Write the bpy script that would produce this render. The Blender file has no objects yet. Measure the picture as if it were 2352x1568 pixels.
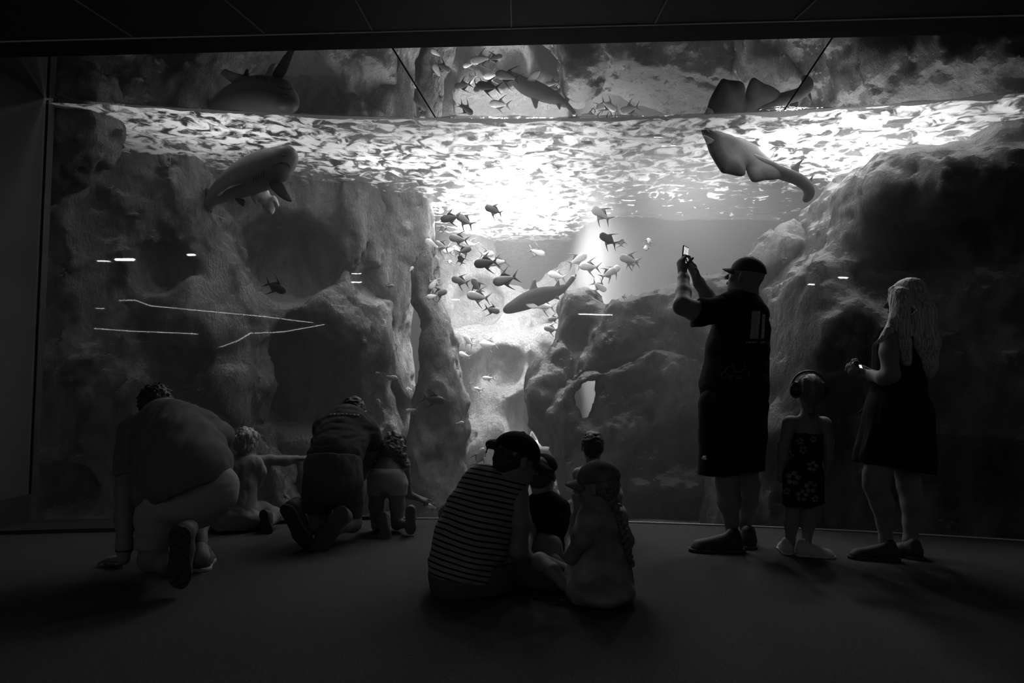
import bpy, bmesh, math, random, os
import numpy as np
from mathutils import Vector, Matrix
C = bpy.context.scene.collection
SC = bpy.context.scene
PI = math.pi
# ---------------------------------------------------------------- camera
F_PX, HZ, ROLL, CAM_H = 1700.0, 876.2, 0.010, 1.0
PITCH = math.atan((HZ - 784) / F_PX)
_c, _s, _cp, _sp = math.cos(ROLL), math.sin(ROLL), math.cos(PITCH), math.sin(PITCH)
AX_R = Vector((_c, -_s * _sp, _s * _cp)); AX_U = Vector((-_s, -_c * _sp, _c * _cp)); AX_F = Vector((0, _cp, _sp))
cam = bpy.data.objects.new('camera', bpy.data.cameras.new('camera')); C.objects.link(cam)
cam.matrix_world = Matrix(((AX_R.x, AX_U.x, -AX_F.x, 0), (AX_R.y, AX_U.y, -AX_F.y, 0), (AX_R.z, AX_U.z, -AX_F.z, CAM_H), (0, 0, 0, 1)))
cam.data.sensor_width = 36; cam.data.lens = 36 * F_PX / 2352; cam.data.clip_start = 0.05
SC.camera = cam
SC.view_settings.view_transform = 'Standard'; SC.view_settings.look = 'None'
SC.view_settings.gamma = 1; SC.view_settings.use_curve_mapping = False
SC.view_settings.exposure = 0.0
SC.cycles.max_bounces = 7; SC.cycles.diffuse_bounces = 3; SC.cycles.glossy_bounces = 3
SC.cycles.transmission_bounces = 3; SC.cycles.volume_bounces = 0; SC.cycles.transparent_max_bounces = 10
SC.cycles.caustics_reflective = False; SC.cycles.caustics_refractive = False
SC.cycles.use_denoising = True; SC.cycles.sample_clamp_indirect = 0
# ---------------------------------------------------------------- world and lights
w = bpy.data.worlds.new('world'); SC.world = w; w.use_nodes = True
w.node_tree.nodes['Background'].inputs[0].default_value = (1, 1, 1, 1)
w.node_tree.nodes['Background'].inputs[1].default_value = 0.055
def lamp(name, loc, power, size, target=None, spread=180, shape='DISK'):
    l = bpy.data.lights.new(name, 'AREA'); l.energy = power; l.size = size; l.shape = shape
    l.spread = math.radians(spread)
    o = bpy.data.objects.new(name, l); C.objects.link(o); o.location = loc
    t = Vector(target) if target else Vector((loc[0], loc[1], 0))
    o.rotation_euler = (t - Vector(loc)).to_track_quat('-Z', 'Y').to_euler()
    return o
LAMPS = [
    lamp('tank_lamp_gap', (-0.05, 8.0, 4.5), 290, 0.5, (-0.1, 9.1, 0.2), 80),
    lamp('tank_lamp_centre', (0.0, 7.2, 3.8), 32, 0.4),
    lamp('tank_lamp_front', (0.1, 5.95, 3.7), 14, 0.3),
    lamp('tank_lamp_right', (2.15, 6.0, 3.5), 13, 0.35),
    lamp('tank_lamp_left', (-1.0, 6.6, 3.6), 12, 0.3),
    lamp('tank_lamp_far_left', (-2.3, 5.9, 3.8), 1.5, 0.3),
    lamp('shoal_fill', (0.0, 6.1, 4.0), 15, 0.3, (-0.05, 7.7, 1.9), 60),  # added fill from the front to brighten the pale fish
    lamp('ridge_rim_light', (1.7, 8.2, 3.9), 18, 0.3, (1.6, 6.9, 1.7), 90),  # added light from behind to edge the rock crests
    lamp('near_right_fill', (2.6, 5.5, 3.9), 11, 0.3, (2.9, 5.4, 0.5), 120),  # added weak fill for the dark lower right rock
    lamp('near_left_fill', (-2.2, 5.7, 4.0), 6, 0.3, (-2.4, 5.5, 0.5), 120),  # added weak fill to lift the left end
    lamp('outcrop_rim_light', (3.0, 6.9, 3.9), 30, 0.3, (3.1, 6.0, 2.2), 100),  # added light to lift the outcrop's top and rim
    lamp('far_right_fill', (2.3, 7.7, 4.1), 26, 0.4, (2.0, 8.8, 1.6), 110),  # added to brighten haze and wall in the open water at right
]
# ---------------------------------------------------------------- placing helpers
def RAY(px, py):
    x, z = (px - 1176) / F_PX, (784 - py) / F_PX
    return AX_R * x + AX_U * z + AX_F
def P(px, py, y):                       # point of the room at distance y in front of the camera
    r = RAY(px, py); r = r * (y / r.y); r.z += CAM_H; return r
def GY(px, py, z=0.0):                  # distance at which a floor contact stands
    r = RAY(px, py); return r.y * (z - CAM_H) / r.z
GC, GR, CEIL = Vector((-0.423, -7.344)), 12.769, 2.956     # curved window: centre, radius; ceiling height
def arc(x, off=0.0): return GC.y + math.sqrt(max((GR + off) ** 2 - (x - GC.x) ** 2, 0.01))
# ---------------------------------------------------------------- tags
def tag(o, label=None, cat=None, group=None, kind=None):
    if label: o['label'] = label
    if cat: o['category'] = cat
    if group: o['group'] = group
    if kind: o['kind'] = kind
    return o
def empty(name, loc, label, cat, group=None):
    o = bpy.data.objects.new(name, None); C.objects.link(o); o.location = loc; o.empty_display_size = .1
    return tag(o, label, cat, group)
def link(name, me, mat, parent=None, smooth=True):
    o = bpy.data.objects.new(name, me); C.objects.link(o)
    if mat and not len(me.materials): me.materials.append(mat)
    if smooth and len(me.polygons): me.polygons.foreach_set('use_smooth', [True] * len(me.polygons))
    if parent:
        o.parent = parent; o.matrix_parent_inverse = Matrix.Translation(parent.location).inverted()
    return o
def mesh_of(name, V, Fc):
    me = bpy.data.meshes.new(name)
    V = np.asarray(V, dtype=np.float32); 
    if isinstance(Fc, np.ndarray) and Fc.ndim == 2:
        n, k = Fc.shape
        me.vertices.add(len(V)); me.vertices.foreach_set('co', V.ravel())
        me.loops.add(n * k); me.loops.foreach_set('vertex_index', Fc.astype(np.int32).ravel())
        me.polygons.add(n); me.polygons.foreach_set('loop_start', np.arange(0, n * k, k, dtype=np.int32))
        me.update(calc_edges=True)
    else:
        me.from_pydata([tuple(map(float, v)) for v in V], [], [list(map(int, f)) for f in Fc]); me.update()
    return me
def box_mesh(parts, name='box', bevel=0):
    bm = bmesh.new()
    for (c, s, *r) in parts:
        m = Matrix.Translation(c)
        if r: m = m @ r[0].to_4x4()
        m = m @ Matrix.Diagonal((s[0], s[1], s[2], 1))
        bmesh.ops.create_cube(bm, size=1, matrix=m)
    if bevel: bmesh.ops.bevel(bm, geom=bm.edges[:], offset=bevel, segments=2, affect='EDGES')
    me = bpy.data.meshes.new(name); bm.to_mesh(me); bm.free(); return me
def tube_mesh(pts, radii, name='tube', seg=10, closed_ends=True):
    pts = [Vector(p) for p in pts]; n = len(pts)
    if not hasattr(radii, '__len__'): radii = [radii] * n
    V, Fc = [], []; up = None
    for i, p in enumerate(pts):
        t = (pts[min(i + 1, n - 1)] - pts[max(i - 1, 0)]).normalized()
        if up is None: up = t.orthogonal().normalized()
        up = (up - t * up.dot(t)).normalized(); s = t.cross(up)
        for k in range(seg):
            a = 2 * PI * k / seg; V.append(p + (up * math.cos(a) + s * math.sin(a)) * radii[i])
    for i in range(n - 1):
        for k in range(seg):
            a, b = i * seg + k, i * seg + (k + 1) % seg; Fc.append((a, b, b + seg, a + seg))
    if closed_ends: Fc.append(tuple(range(seg))[::-1]); Fc.append(tuple((n - 1) * seg + k for k in range(seg)))
    return mesh_of(name, V, Fc)
# ---------------------------------------------------------------- materials
def mat(name, grey, rough=0.7, spec=0.3, bump=None, vary=None, sheen=0.0, trans=0.0, coord='Object'):
    """grey plastic/cloth/skin; bump = (scale, strength, distance); vary = (scale, amount)."""
    m = bpy.data.materials.new(name); m.use_nodes = True; nt = m.node_tree; N = nt.nodes; L = nt.links
    b = N['Principled BSDF']; b.inputs['Base Color'].default_value = (grey, grey, grey, 1)
    b.inputs['Roughness'].default_value = rough; b.inputs['Specular IOR Level'].default_value = spec
    if sheen: b.inputs['Sheen Weight'].default_value = sheen
    tc = N.new('ShaderNodeTexCoord')
    if bump:
        n = N.new('ShaderNodeTexNoise'); n.inputs['Scale'].default_value = bump[0]; n.inputs['Detail'].default_value = 4
        L.new(tc.outputs[coord], n.inputs['Vector'])
        bp = N.new('ShaderNodeBump'); bp.inputs['Strength'].default_value = bump[1]; bp.inputs['Distance'].default_value = bump[2]
        L.new(n.outputs[0], bp.inputs['Height']); L.new(bp.outputs[0], b.inputs['Normal'])
    if vary:
        n = N.new('ShaderNodeTexNoise'); n.inputs['Scale'].default_value = vary[0]; n.inputs['Detail'].default_value = 5
        L.new(tc.outputs[coord], n.inputs['Vector'])
        r = N.new('ShaderNodeMapRange'); r.inputs[1].default_value = .3; r.inputs[2].default_value = .7
        r.inputs[3].default_value = grey * (1 - vary[1]); r.inputs[4].default_value = min(grey * (1 + vary[1]), 1)
        L.new(n.outputs[0], r.inputs[0]); L.new(r.outputs[0], b.inputs['Base Color'])
    return m
def emis(name, g, s):
    m = bpy.data.materials.new(name); m.use_nodes = True; nt = m.node_tree; nt.nodes.clear()
    e = nt.nodes.new('ShaderNodeEmission'); e.inputs[0].default_value = (g, g, g, 1); e.inputs[1].default_value = s
    o = nt.nodes.new('ShaderNodeOutputMaterial'); nt.links.new(e.outputs[0], o.inputs[0]); return m
# ---------------------------------------------------------------- noise
def _hash(i, j, k, s):
    h = (i * 374761393 + j * 668265263 + k * 2147483647 + s * 1274126177) & 0xFFFFFFFF
    h = ((h ^ (h >> 13)) * 1103515245) & 0xFFFFFFFF
    return ((h ^ (h >> 16)) & 0xFFFF) / 65535.0
def vnoise(X, Y, Z, s=0):
    i, j, k = np.floor(X).astype(np.int64), np.floor(Y).astype(np.int64), np.floor(Z).astype(np.int64)
    u, v, t = X - i, Y - j, Z - k
    u, v, t = [a * a * (3 - 2 * a) for a in (u, v, t)]
    def lerp(a, b, f): return a + (b - a) * f
    r = []
    for dk in (0, 1):
        q = [lerp(_hash(i, j + dj, k + dk, s), _hash(i + 1, j + dj, k + dk, s), u) for dj in (0, 1)]
        r.append(lerp(q[0], q[1], v))
    return lerp(r[0], r[1], t) - 0.5
def fbm(X, Y, Z, sc, octv=4, s=0, gain=0.5):
    out = 0; a = 1.0
    for o in range(octv):
        out = out + a * vnoise(X * sc + 17 * o, Y * sc - 9 * o, Z * sc + 5 * o, s + o); sc *= 2.03; a *= gain
    return out
# ---------------------------------------------------------------- surface from a distance field
def carve(a, ra, b, rb):
    a, b = Vector(a), Vector(b); d = b - a; L2 = max(d.dot(d), 1e-9)
    def f(F, X, Y, Z):
        t = np.clip(((X - a.x) * d.x + (Y - a.y) * d.y + (Z - a.z) * d.z) / L2, 0, 1)
        return np.maximum(F, ra + t * (rb - ra) - np.sqrt((X - a.x - t * d.x) ** 2 + (Y - a.y - t * d.y) ** 2 + (Z - a.z - t * d.z) ** 2))
    return f
def surfnet(F, org, h):
    S = F < 0
    c = S[:-1, :-1, :-1].astype(np.int8)
    cnt = np.zeros_like(c)
    for dx in (0, 1):
        for dy in (0, 1):
            for dz in (0, 1):
                cnt += S[dx:S.shape[0] - 1 + dx, dy:S.shape[1] - 1 + dy, dz:S.shape[2] - 1 + dz]
    I, J, K = np.nonzero((cnt > 0) & (cnt < 8)); n = len(I)
    idx = np.full(cnt.shape, -1, dtype=np.int32); idx[I, J, K] = np.arange(n)
    pos = np.zeros((n, 3)); num = np.zeros(n)
    cor = [(a, b, d) for a in (0, 1) for b in (0, 1) for d in (0, 1)]
    for a in cor:
        for ax in range(3):
            if a[ax]: continue
            b = list(a); b[ax] = 1
            fa, fb = F[I + a[0], J + a[1], K + a[2]], F[I + b[0], J + b[1], K + b[2]]
            m = (fa < 0) != (fb < 0); t = np.where(m, fa / np.where(m, fa - fb, 1), 0)
            q = np.tile(np.array(a, float), (n, 1)); q[:, ax] += t
            pos += q * m[:, None]; num += m
    pos = (pos / num[:, None] + np.stack([I, J, K], 1)) * h + np.array(org)
    quads = []
    for ax in range(3):
        b = [slice(None)] * 3; a = [slice(None)] * 3; a[ax] = slice(0, -1); b[ax] = slice(1, None)
        sa, sb = S[tuple(a)], S[tuple(b)]
        E = np.nonzero(sa != sb); E = [e.copy() for e in E]
        o1, o2 = [(1, 2), (2, 0), (0, 1)][ax]
        ok = (E[o1] > 0) & (E[o2] > 0) & (E[o1] < cnt.shape[o1]) & (E[o2] < cnt.shape[o2])
        E = [e[ok] for e in E]; flip = sa[tuple(E)]
        def cell(d1, d2):
            e = list(E); e[o1] = e[o1] - d1; e[o2] = e[o2] - d2; return idx[tuple(e)]
        q = np.stack([cell(1, 1), cell(0, 1), cell(0, 0), cell(1, 0)], 1)
        q[~flip] = q[~flip][:, ::-1]; quads.append(q)
    return pos, np.concatenate(quads)
class Field:
    """union of round cones and ellipsoids, softly blended; evaluated on a grid and turned into one skin."""
    def __init__(s, k=0.02): s.p = []; s.k = k; s.post = []
    def cone(s, a, ra, b, rb, k=None): s.p.append(('c', Vector(a), ra, Vector(b), rb, s.k if k is None else k)); return s
    def chain(s, pts, k=None):
        for (a, ra), (b, rb) in zip(pts[:-1], pts[1:]): s.cone(a, ra, b, rb, k)
        return s
    def ell(s, c, r, rot=None, k=None): s.p.append(('e', Vector(c), r, rot, None, s.k if k is None else k)); return s
    def cut(s, point, normal):            # removes what lies on the side the normal points to
        s.post.append(('plane', Vector(point), Vector(normal).normalized())); return s
    def fn(s, f): s.post.append(('fn', f)); return s
    def eval(s, h, pad=0.03):
        lo, hi = [], []
        for p in s.p:
            if p[0] == 'c':
                lo += [p[1] - Vector((p[2],) * 3), p[3] - Vector((p[4],) * 3)]; hi += [p[1] + Vector((p[2],) * 3), p[3] + Vector((p[4],) * 3)]
            else:
                r = max(p[2]); lo.append(p[1] - Vector((r,) * 3)); hi.append(p[1] + Vector((r,) * 3))
        lo = np.min(np.array(lo), 0) - pad; hi = np.max(np.array(hi), 0) + pad
        n = np.ceil((hi - lo) / h).astype(int) + 1
        ax = [lo[i] + np.arange(n[i]) * h for i in range(3)]
        F = np.full(n, 0.5, dtype=np.float32)
        for t, a, ra, b, rb, k in s.p:
            m = k + 2.5 * h
            if t == 'c':
                l = np.minimum(np.array(a) - ra, np.array(b) - rb) - m; u = np.maximum(np.array(a) + ra, np.array(b) + rb) + m
            else:
                r = max(ra); l = np.array(a) - r - m; u = np.array(a) + r + m
            i0 = np.maximum(np.floor((l - lo) / h).astype(int), 0); i1 = np.minimum(np.ceil((u - lo) / h).astype(int) + 1, n)
            X, Y, Z = ax[0][i0[0]:i1[0], None, None], ax[1][None, i0[1]:i1[1], None], ax[2][None, None, i0[2]:i1[2]]
            if t == 'c':
                d = b - a; L2 = max(d.dot(d), 1e-9)
                tt = np.clip(((X - a.x) * d.x + (Y - a.y) * d.y + (Z - a.z) * d.z) / L2, 0, 1)
                D = np.sqrt((X - a.x - tt * d.x) ** 2 + (Y - a.y - tt * d.y) ** 2 + (Z - a.z - tt * d.z) ** 2) - (ra + tt * (rb - ra))
            else:
                x, y, z = X - a.x, Y - a.y, Z - a.z
                if b is not None:
                    R = b.transposed()
                    x, y, z = (R[0][0] * x + R[0][1] * y + R[0][2] * z, R[1][0] * x + R[1][1] * y + R[1][2] * z, R[2][0] * x + R[2][1] * y + R[2][2] * z)
                q0 = np.sqrt((x / ra[0]) ** 2 + (y / ra[1]) ** 2 + (z / ra[2]) ** 2)
                q1 = np.sqrt((x / ra[0] ** 2) ** 2 + (y / ra[1] ** 2) ** 2 + (z / ra[2] ** 2) ** 2)
                D = q0 * (q0 - 1) / np.maximum(q1, 1e-6)
            sl = tuple(slice(i0[i], i1[i]) for i in range(3)); G = F[sl]
            if k > 0:
                hh = np.maximum(k - np.abs(G - D), 0) / k; F[sl] = np.minimum(G, D) - hh * hh * k * 0.25
            else: F[sl] = np.minimum(G, D)
        X, Y, Z = ax[0][:, None, None], ax[1][None, :, None], ax[2][None, None, :]
        for q in s.post:
            if q[0] == 'plane': F = np.maximum(F, (X - q[1].x) * q[2].x + (Y - q[1].y) * q[2].y + (Z - q[1].z) * q[2].z)
            else: F = q[1](F, X, Y, Z)
        F[0] = F[-1] = 0.1; F[:, 0] = F[:, -1] = 0.1; F[:, :, 0] = F[:, :, -1] = 0.1
        return F, lo
    def mesh(s, name, h=0.006):
        F, lo = s.eval(h); V, Q = surfnet(F, lo, h)
        return mesh_of(name, V, Q)
def folds(amp, sc=14, seed=0, dirn=(0.4, 0.4, 1)):
    def f(F, X, Y, Z):
        m = np.abs(F) < 0.06; I = np.nonzero(m)
        x, y, z = X.ravel()[I[0]] * dirn[0], Y.ravel()[I[1]] * dirn[1], Z.ravel()[I[2]] * dirn[2]
        n = fbm(x, y, z, sc, 3, seed); F = F.copy(); F[I] += amp * (1 - 4 * np.abs(n)) * 0.7 ; return F
    return f
HAZE = 0.16
# ================================================================ the room
M = {}
M['carpet'] = mat('carpet', 0.085, 1.0, 0.05, bump=(260, .5, .01), vary=(90, .25))
M['wall'] = mat('painted_wall', 0.10, .8, .2, bump=(120, .1, .003))
M['black'] = mat('black_panel', 0.02, .7, .2)
M['seam'] = mat('seam_strip', .22, .5, .4)
M['dark'] = mat('dark_trim', 0.05, .5, .3)
M['metal'] = mat('trim_metal', 0.7, .35, .5)
def struct(name, me, m, smooth=False): return tag(link(name, me, m, None, smooth), kind='structure')
struct('floor', mesh_of('floor', [(-7, -7, 0), (5, -7, 0), (5, arc(5, .05), 0), (3, arc(3, .05), 0), (1.5, arc(1.5, .05), 0), (0, arc(0, .05), 0), (-1.5, arc(-1.5, .05), 0), (-3.3, arc(-3.3, .05), 0), (-3.3, 2, 0), (-7, 2, 0)],
       [(0, 1, 2, 3, 4, 5, 6, 7, 8, 9)]), M['carpet'])
struct('wall_left', box_mesh([((-3.36, 3.65, 1.6), (.12, 3.1, 3.6))]), M['wall'])
struct('baseboard_left', box_mesh([((-3.292, 3.62, .1), (.02, 3.0, .2))]), M['dark'])
struct('wall_right', box_mesh([((5.06, -1, 1.6), (.12, 6, 3.6))]), M['wall'])
# low dark plinth in front of the window at the left
V, Fc = [], []
xs = np.linspace(-3.3, -0.9, 25)
for x in xs:
    yb = arc(x, -.0); yf = yb - 0.36 * max(0.0, min(1, (-x - .9) / 1.4)) - .01
    V += [(x, yb, 0), (x, yf, 0), (x, yf, .025), (x, yb, .025)]
for i in range(24):
    a = 4 * i
    for k in range(4): Fc.append((a + k, a + (k + 1) % 4, a + 4 + (k + 1) % 4, a + 4 + k))
Fc += [(0, 3, 2, 1), (96, 97, 98, 99)]
struct('trim_1', mesh_of('plinth', V, Fc), M['dark'])
# bright metal sill where the pane meets the carpet
xs = np.linspace(-3.28, 4.6, 60)
struct('trim_2', tube_mesh([(x, arc(x, -.006), .006) for x in xs], .006, seg=6), M['metal'], True)
# mirror soffit panels between the window head and the bulkhead
mm = bpy.data.materials.new('mirror_soffit'); mm.use_nodes = True
b = mm.node_tree.nodes['Principled BSDF']; b.inputs['Base Color'].default_value = (.52, .52, .52, 1); b.inputs['Metallic'].default_value = 1; b.inputs['Roughness'].default_value = .012
def soff_y(x): return 4.205 - x * 0.075
seams = [(-3.3, -3.3), (-0.722, -0.585), (1.79, 1.93), (5.0, 5.4)]
for i in range(3):
    f0, b0 = seams[i]; f1, b1 = seams[i + 1]; g = .006
    V = [(f0 + g, soff_y(f0), CEIL)]; V.append((f1 - g, soff_y(f1), CEIL))
    for t in np.linspace(1, 0, 20):
        x = (b0 + g) * (1 - t) + (b1 - g) * t; V.append((x, arc(x, .0), CEIL))
    n = len(V); V += [(v[0], v[1], CEIL + .03) for v in V]
    Fc = [tuple(range(n))[::-1], tuple(range(n, 2 * n))] + [(k, (k + 1) % n, (k + 1) % n + n, k + n) for k in range(n)]
    struct('ceiling_%d' % (i + 1) if i else 'ceiling', mesh_of('soffit', V, Fc), mm)
for i in (1, 2):
    p0, p1 = Vector((seams[i][0], soff_y(seams[i][0]), CEIL + .02)), Vector((seams[i][1], arc(seams[i][1]), CEIL + .02)); d = p1 - p0
    struct('trim_%d' % (i + 20), box_mesh([((p0 + p1) / 2, (.05, d.length, .03), Matrix.Rotation(math.atan2(-d.x, d.y), 3, 'Z'))]), M['black'])
# bulkhead strip, trim line and the dark ceiling towards the camera
def strip(y0, y1, z0, z1, x0=-3.3, x1=5.0):
    return mesh_of('strip', [(x0, soff_y(x0) + y0, z0), (x1, soff_y(x1) + y0, z0), (x1, soff_y(x1) + y1, z0), (x0, soff_y(x0) + y1, z0),
                             (x0, soff_y(x0) + y0, z1), (x1, soff_y(x1) + y0, z1), (x1, soff_y(x1) + y1, z1), (x0, soff_y(x0) + y1, z1)],
                   [(0, 1, 2, 3), (4, 7, 6, 5), (0, 4, 5, 1), (1, 5, 6, 2), (2, 6, 7, 3), (3, 7, 4, 0)])
struct('trim_3', strip(-.19, -.0, CEIL - .004, CEIL + .3), M['black'])
struct('trim_4', strip(-.20, -.19, CEIL - .002, CEIL + .006), M['metal'])
struct('ceiling_4', strip(-7.5, -.2, CEIL + .003, CEIL + .1), mat('dark_ceiling', .035, .6, .3))
for k, (x0, x1) in enumerate([(-1.42, -1.62), (-.80, -.86), (-.02, -.03), (.76, .80), (1.5, 1.6), (-2.2, -2.4)]):
    p0, p1 = Vector((x0, soff_y(x0) - .22, CEIL)), Vector((x1, 3.2, CEIL)); d = p1 - p0
    struct('trim_%d' % (k + 5), box_mesh([((p0 + p1) / 2, (.008, d.length, .008), Matrix.Rotation(math.atan2(-d.x, d.y), 3, 'Z'))]), M['seam'])
# ---------------------------------------------------------------- curved acrylic window
gm = bpy.data.materials.new('acrylic'); gm.use_nodes = True; nt = gm.node_tree; nt.nodes.clear()
o = nt.nodes.new('ShaderNodeOutputMaterial'); mx = nt.nodes.new('ShaderNodeMixShader'); fr = nt.nodes.new('ShaderNodeFresnel')
tr = nt.nodes.new('ShaderNodeBsdfTransparent'); gl = nt.nodes.new('ShaderNodeBsdfGlossy'); gl.inputs['Roughness'].default_value = .016
fr.inputs[0].default_value = 1.42; tr.inputs[0].default_value = (.97, .97, .97, 1)
nt.links.new(fr.outputs[0], mx.inputs[0]); nt.links.new(tr.outputs[0], mx.inputs[1]); nt.links.new(gl.outputs[0], mx.inputs[2]); nt.links.new(mx.outputs[0], o.inputs[0])
xs = np.linspace(-3.3, 5.4, 90); V = []
for x in xs: V += [(x, arc(x), -.02), (x, arc(x), CEIL)]
struct('window_1', mesh_of('pane', V, [(2 * i, 2 * i + 2, 2 * i + 3, 2 * i + 1) for i in range(89)]), gm, True)
struct('trim_11', box_mesh([((-3.3, 5.16, 1.47), (.03, .07, 2.96))]), M['dark'])
# ---------------------------------------------------------------- water body (haze) and its surface
WZ = CEIL - .018
xs = np.linspace(-7, 7, 60); n = 60
prof = [(x, arc(x, .04)) for x in xs] + [(7, 14.5), (-7, 14.5)]
n = len(prof); V = [(a, b, -.6) for a, b in prof] + [(a, b, WZ + .25) for a, b in prof]
Fc = [tuple(range(n))[::-1], tuple(range(n, 2 * n))] + [(k, (k + 1) % n, (k + 1) % n + n, k + n) for k in range(n)]
vm = bpy.data.materials.new('water_haze'); vm.use_nodes = True; nt = vm.node_tree; nt.nodes.clear()
o = nt.nodes.new('ShaderNodeOutputMaterial'); vs = nt.nodes.new('ShaderNodeVolumeScatter'); vs.inputs['Density'].default_value = HAZE
vs.inputs['Anisotropy'].default_value = .35
nt.links.new(vs.outputs[0], o.inputs['Volume'])
if HAZE > 0: tag(link('tank_water', mesh_of('water', V, Fc), vm, None, False), 'clear hazy water filling the tank behind the curved window', 'water', kind='stuff')
# rippled surface seen from below
nx, ny = 330, 330
X, Y = np.meshgrid(np.linspace(-6, 6.5, nx), np.linspace(0, 1, ny), indexing='ij')
Yf = np.array([arc(x, .015) for x in X[:, 0]])[:, None]; Y = Yf + (13.0 - Yf) * Y ** 1.6
Z = WZ + .045 * fbm(X, Y * 1.6, X * 0, 3.2, 4, 5) + .012 * np.abs(fbm(X, Y * 1.5, X * 0, 9, 2, 8))
Z = np.minimum(Z, WZ + .012)
V = np.stack([X, Y, Z], -1).reshape(-1, 3); I = np.arange(nx * ny).reshape(nx, ny)
Q = np.stack([I[:-1, :-1], I[:-1, 1:], I[1:, 1:], I[1:, :-1]], -1).reshape(-1, 4)
sm = bpy.data.materials.new('water_surface'); sm.use_nodes = True; nt = sm.node_tree; N = nt.nodes; L = nt.links; N.clear()
o = N.new('ShaderNodeOutputMaterial'); tc = N.new('ShaderNodeTexCoord')
mp = N.new('ShaderNodeMapping'); mp.inputs['Scale'].default_value = (1, 1.0, 1); L.new(tc.outputs['Object'], mp.inputs[0])
n1 = N.new('ShaderNodeTexNoise'); n1.inputs['Scale'].default_value = 7.5; n1.inputs['Detail'].default_value = 6; n1.inputs['Roughness'].default_value = .55; n1.inputs['Distortion'].default_value = .8
L.new(mp.outputs[0], n1.inputs['Vector'])
cr = N.new('ShaderNodeMapRange'); cr.inputs[1].default_value = .43; cr.inputs[2].default_value = .56; 
sy = N.new('ShaderNodeSeparateXYZ'); L.new(tc.outputs['Object'], sy.inputs[0])          # film thinned towards back and sides, so the darker far surface is painted in
ay = N.new('ShaderNodeMapRange'); ay.inputs[1].default_value = 6.3; ay.inputs[2].default_value = 7.8; ay.inputs[4].default_value = .17; L.new(sy.outputs[1], ay.inputs[0])
ab = N.new('ShaderNodeMath'); ab.operation = 'ABSOLUTE'; L.new(sy.outputs[0], ab.inputs[0]); ax_ = N.new('ShaderNodeMapRange'); ax_.inputs[1].default_value = .5; ax_.inputs[2].default_value = 1.3; L.new(ab.outputs[0], ax_.inputs[0])
mu_ = N.new('ShaderNodeMath'); mu_.operation = 'MULTIPLY'; L.new(ay.outputs[0], mu_.inputs[0]); L.new(ax_.outputs[0], mu_.inputs[1]); su = N.new('ShaderNodeMath'); su.operation = 'SUBTRACT'; L.new(n1.outputs[0], su.inputs[0]); L.new(mu_.outputs[0], su.inputs[1]); L.new(su.outputs[0], cr.inputs[0])
tl = N.new('ShaderNodeBsdfTranslucent'); tl.inputs[0].default_value = (.85, .85, .85, 1)
tp = N.new('ShaderNodeBsdfTransparent'); tp.inputs[0].default_value = (1, 1, 1, 1)
g2 = N.new('ShaderNodeBsdfGlossy'); g2.inputs['Roughness'].default_value = .08; g2.inputs[0].default_value = (.8, .8, .8, 1)
bp = N.new('ShaderNodeBump'); bp.inputs['Strength'].default_value = .5; bp.inputs['Distance'].default_value = .03
n2 = N.new('ShaderNodeTexNoise'); n2.inputs['Scale'].default_value = 16; n2.inputs['Detail'].default_value = 3; L.new(mp.outputs[0], n2.inputs['Vector'])
L.new(n2.outputs[0], bp.inputs['Height']); L.new(bp.outputs[0], g2.inputs['Normal'])
m1 = N.new('ShaderNodeMixShader'); L.new(g2.outputs[0], m1.inputs[1]); L.new(tp.outputs[0], m1.inputs[2]); m1.inputs[0].default_value = .45   # open ripples
m2 = N.new('ShaderNodeMixShader'); L.new(tl.outputs[0], m2.inputs[1]); L.new(tp.outputs[0], m2.inputs[2]); m2.inputs[0].default_value = .35   # translucent film painting in the ripples that catch light
m3 = N.new('ShaderNodeMixShader'); L.new(cr.outputs[0], m3.inputs[0]); L.new(m1.outputs[0], m3.inputs[1]); L.new(m2.outputs[0], m3.inputs[2])
L.new(m3.outputs[0], o.inputs[0])
tag(link('water_surface', mesh_of('surface', V, Q), sm), 'rippled water surface seen from below with bright glitter patches', 'water', kind='stuff')
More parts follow.
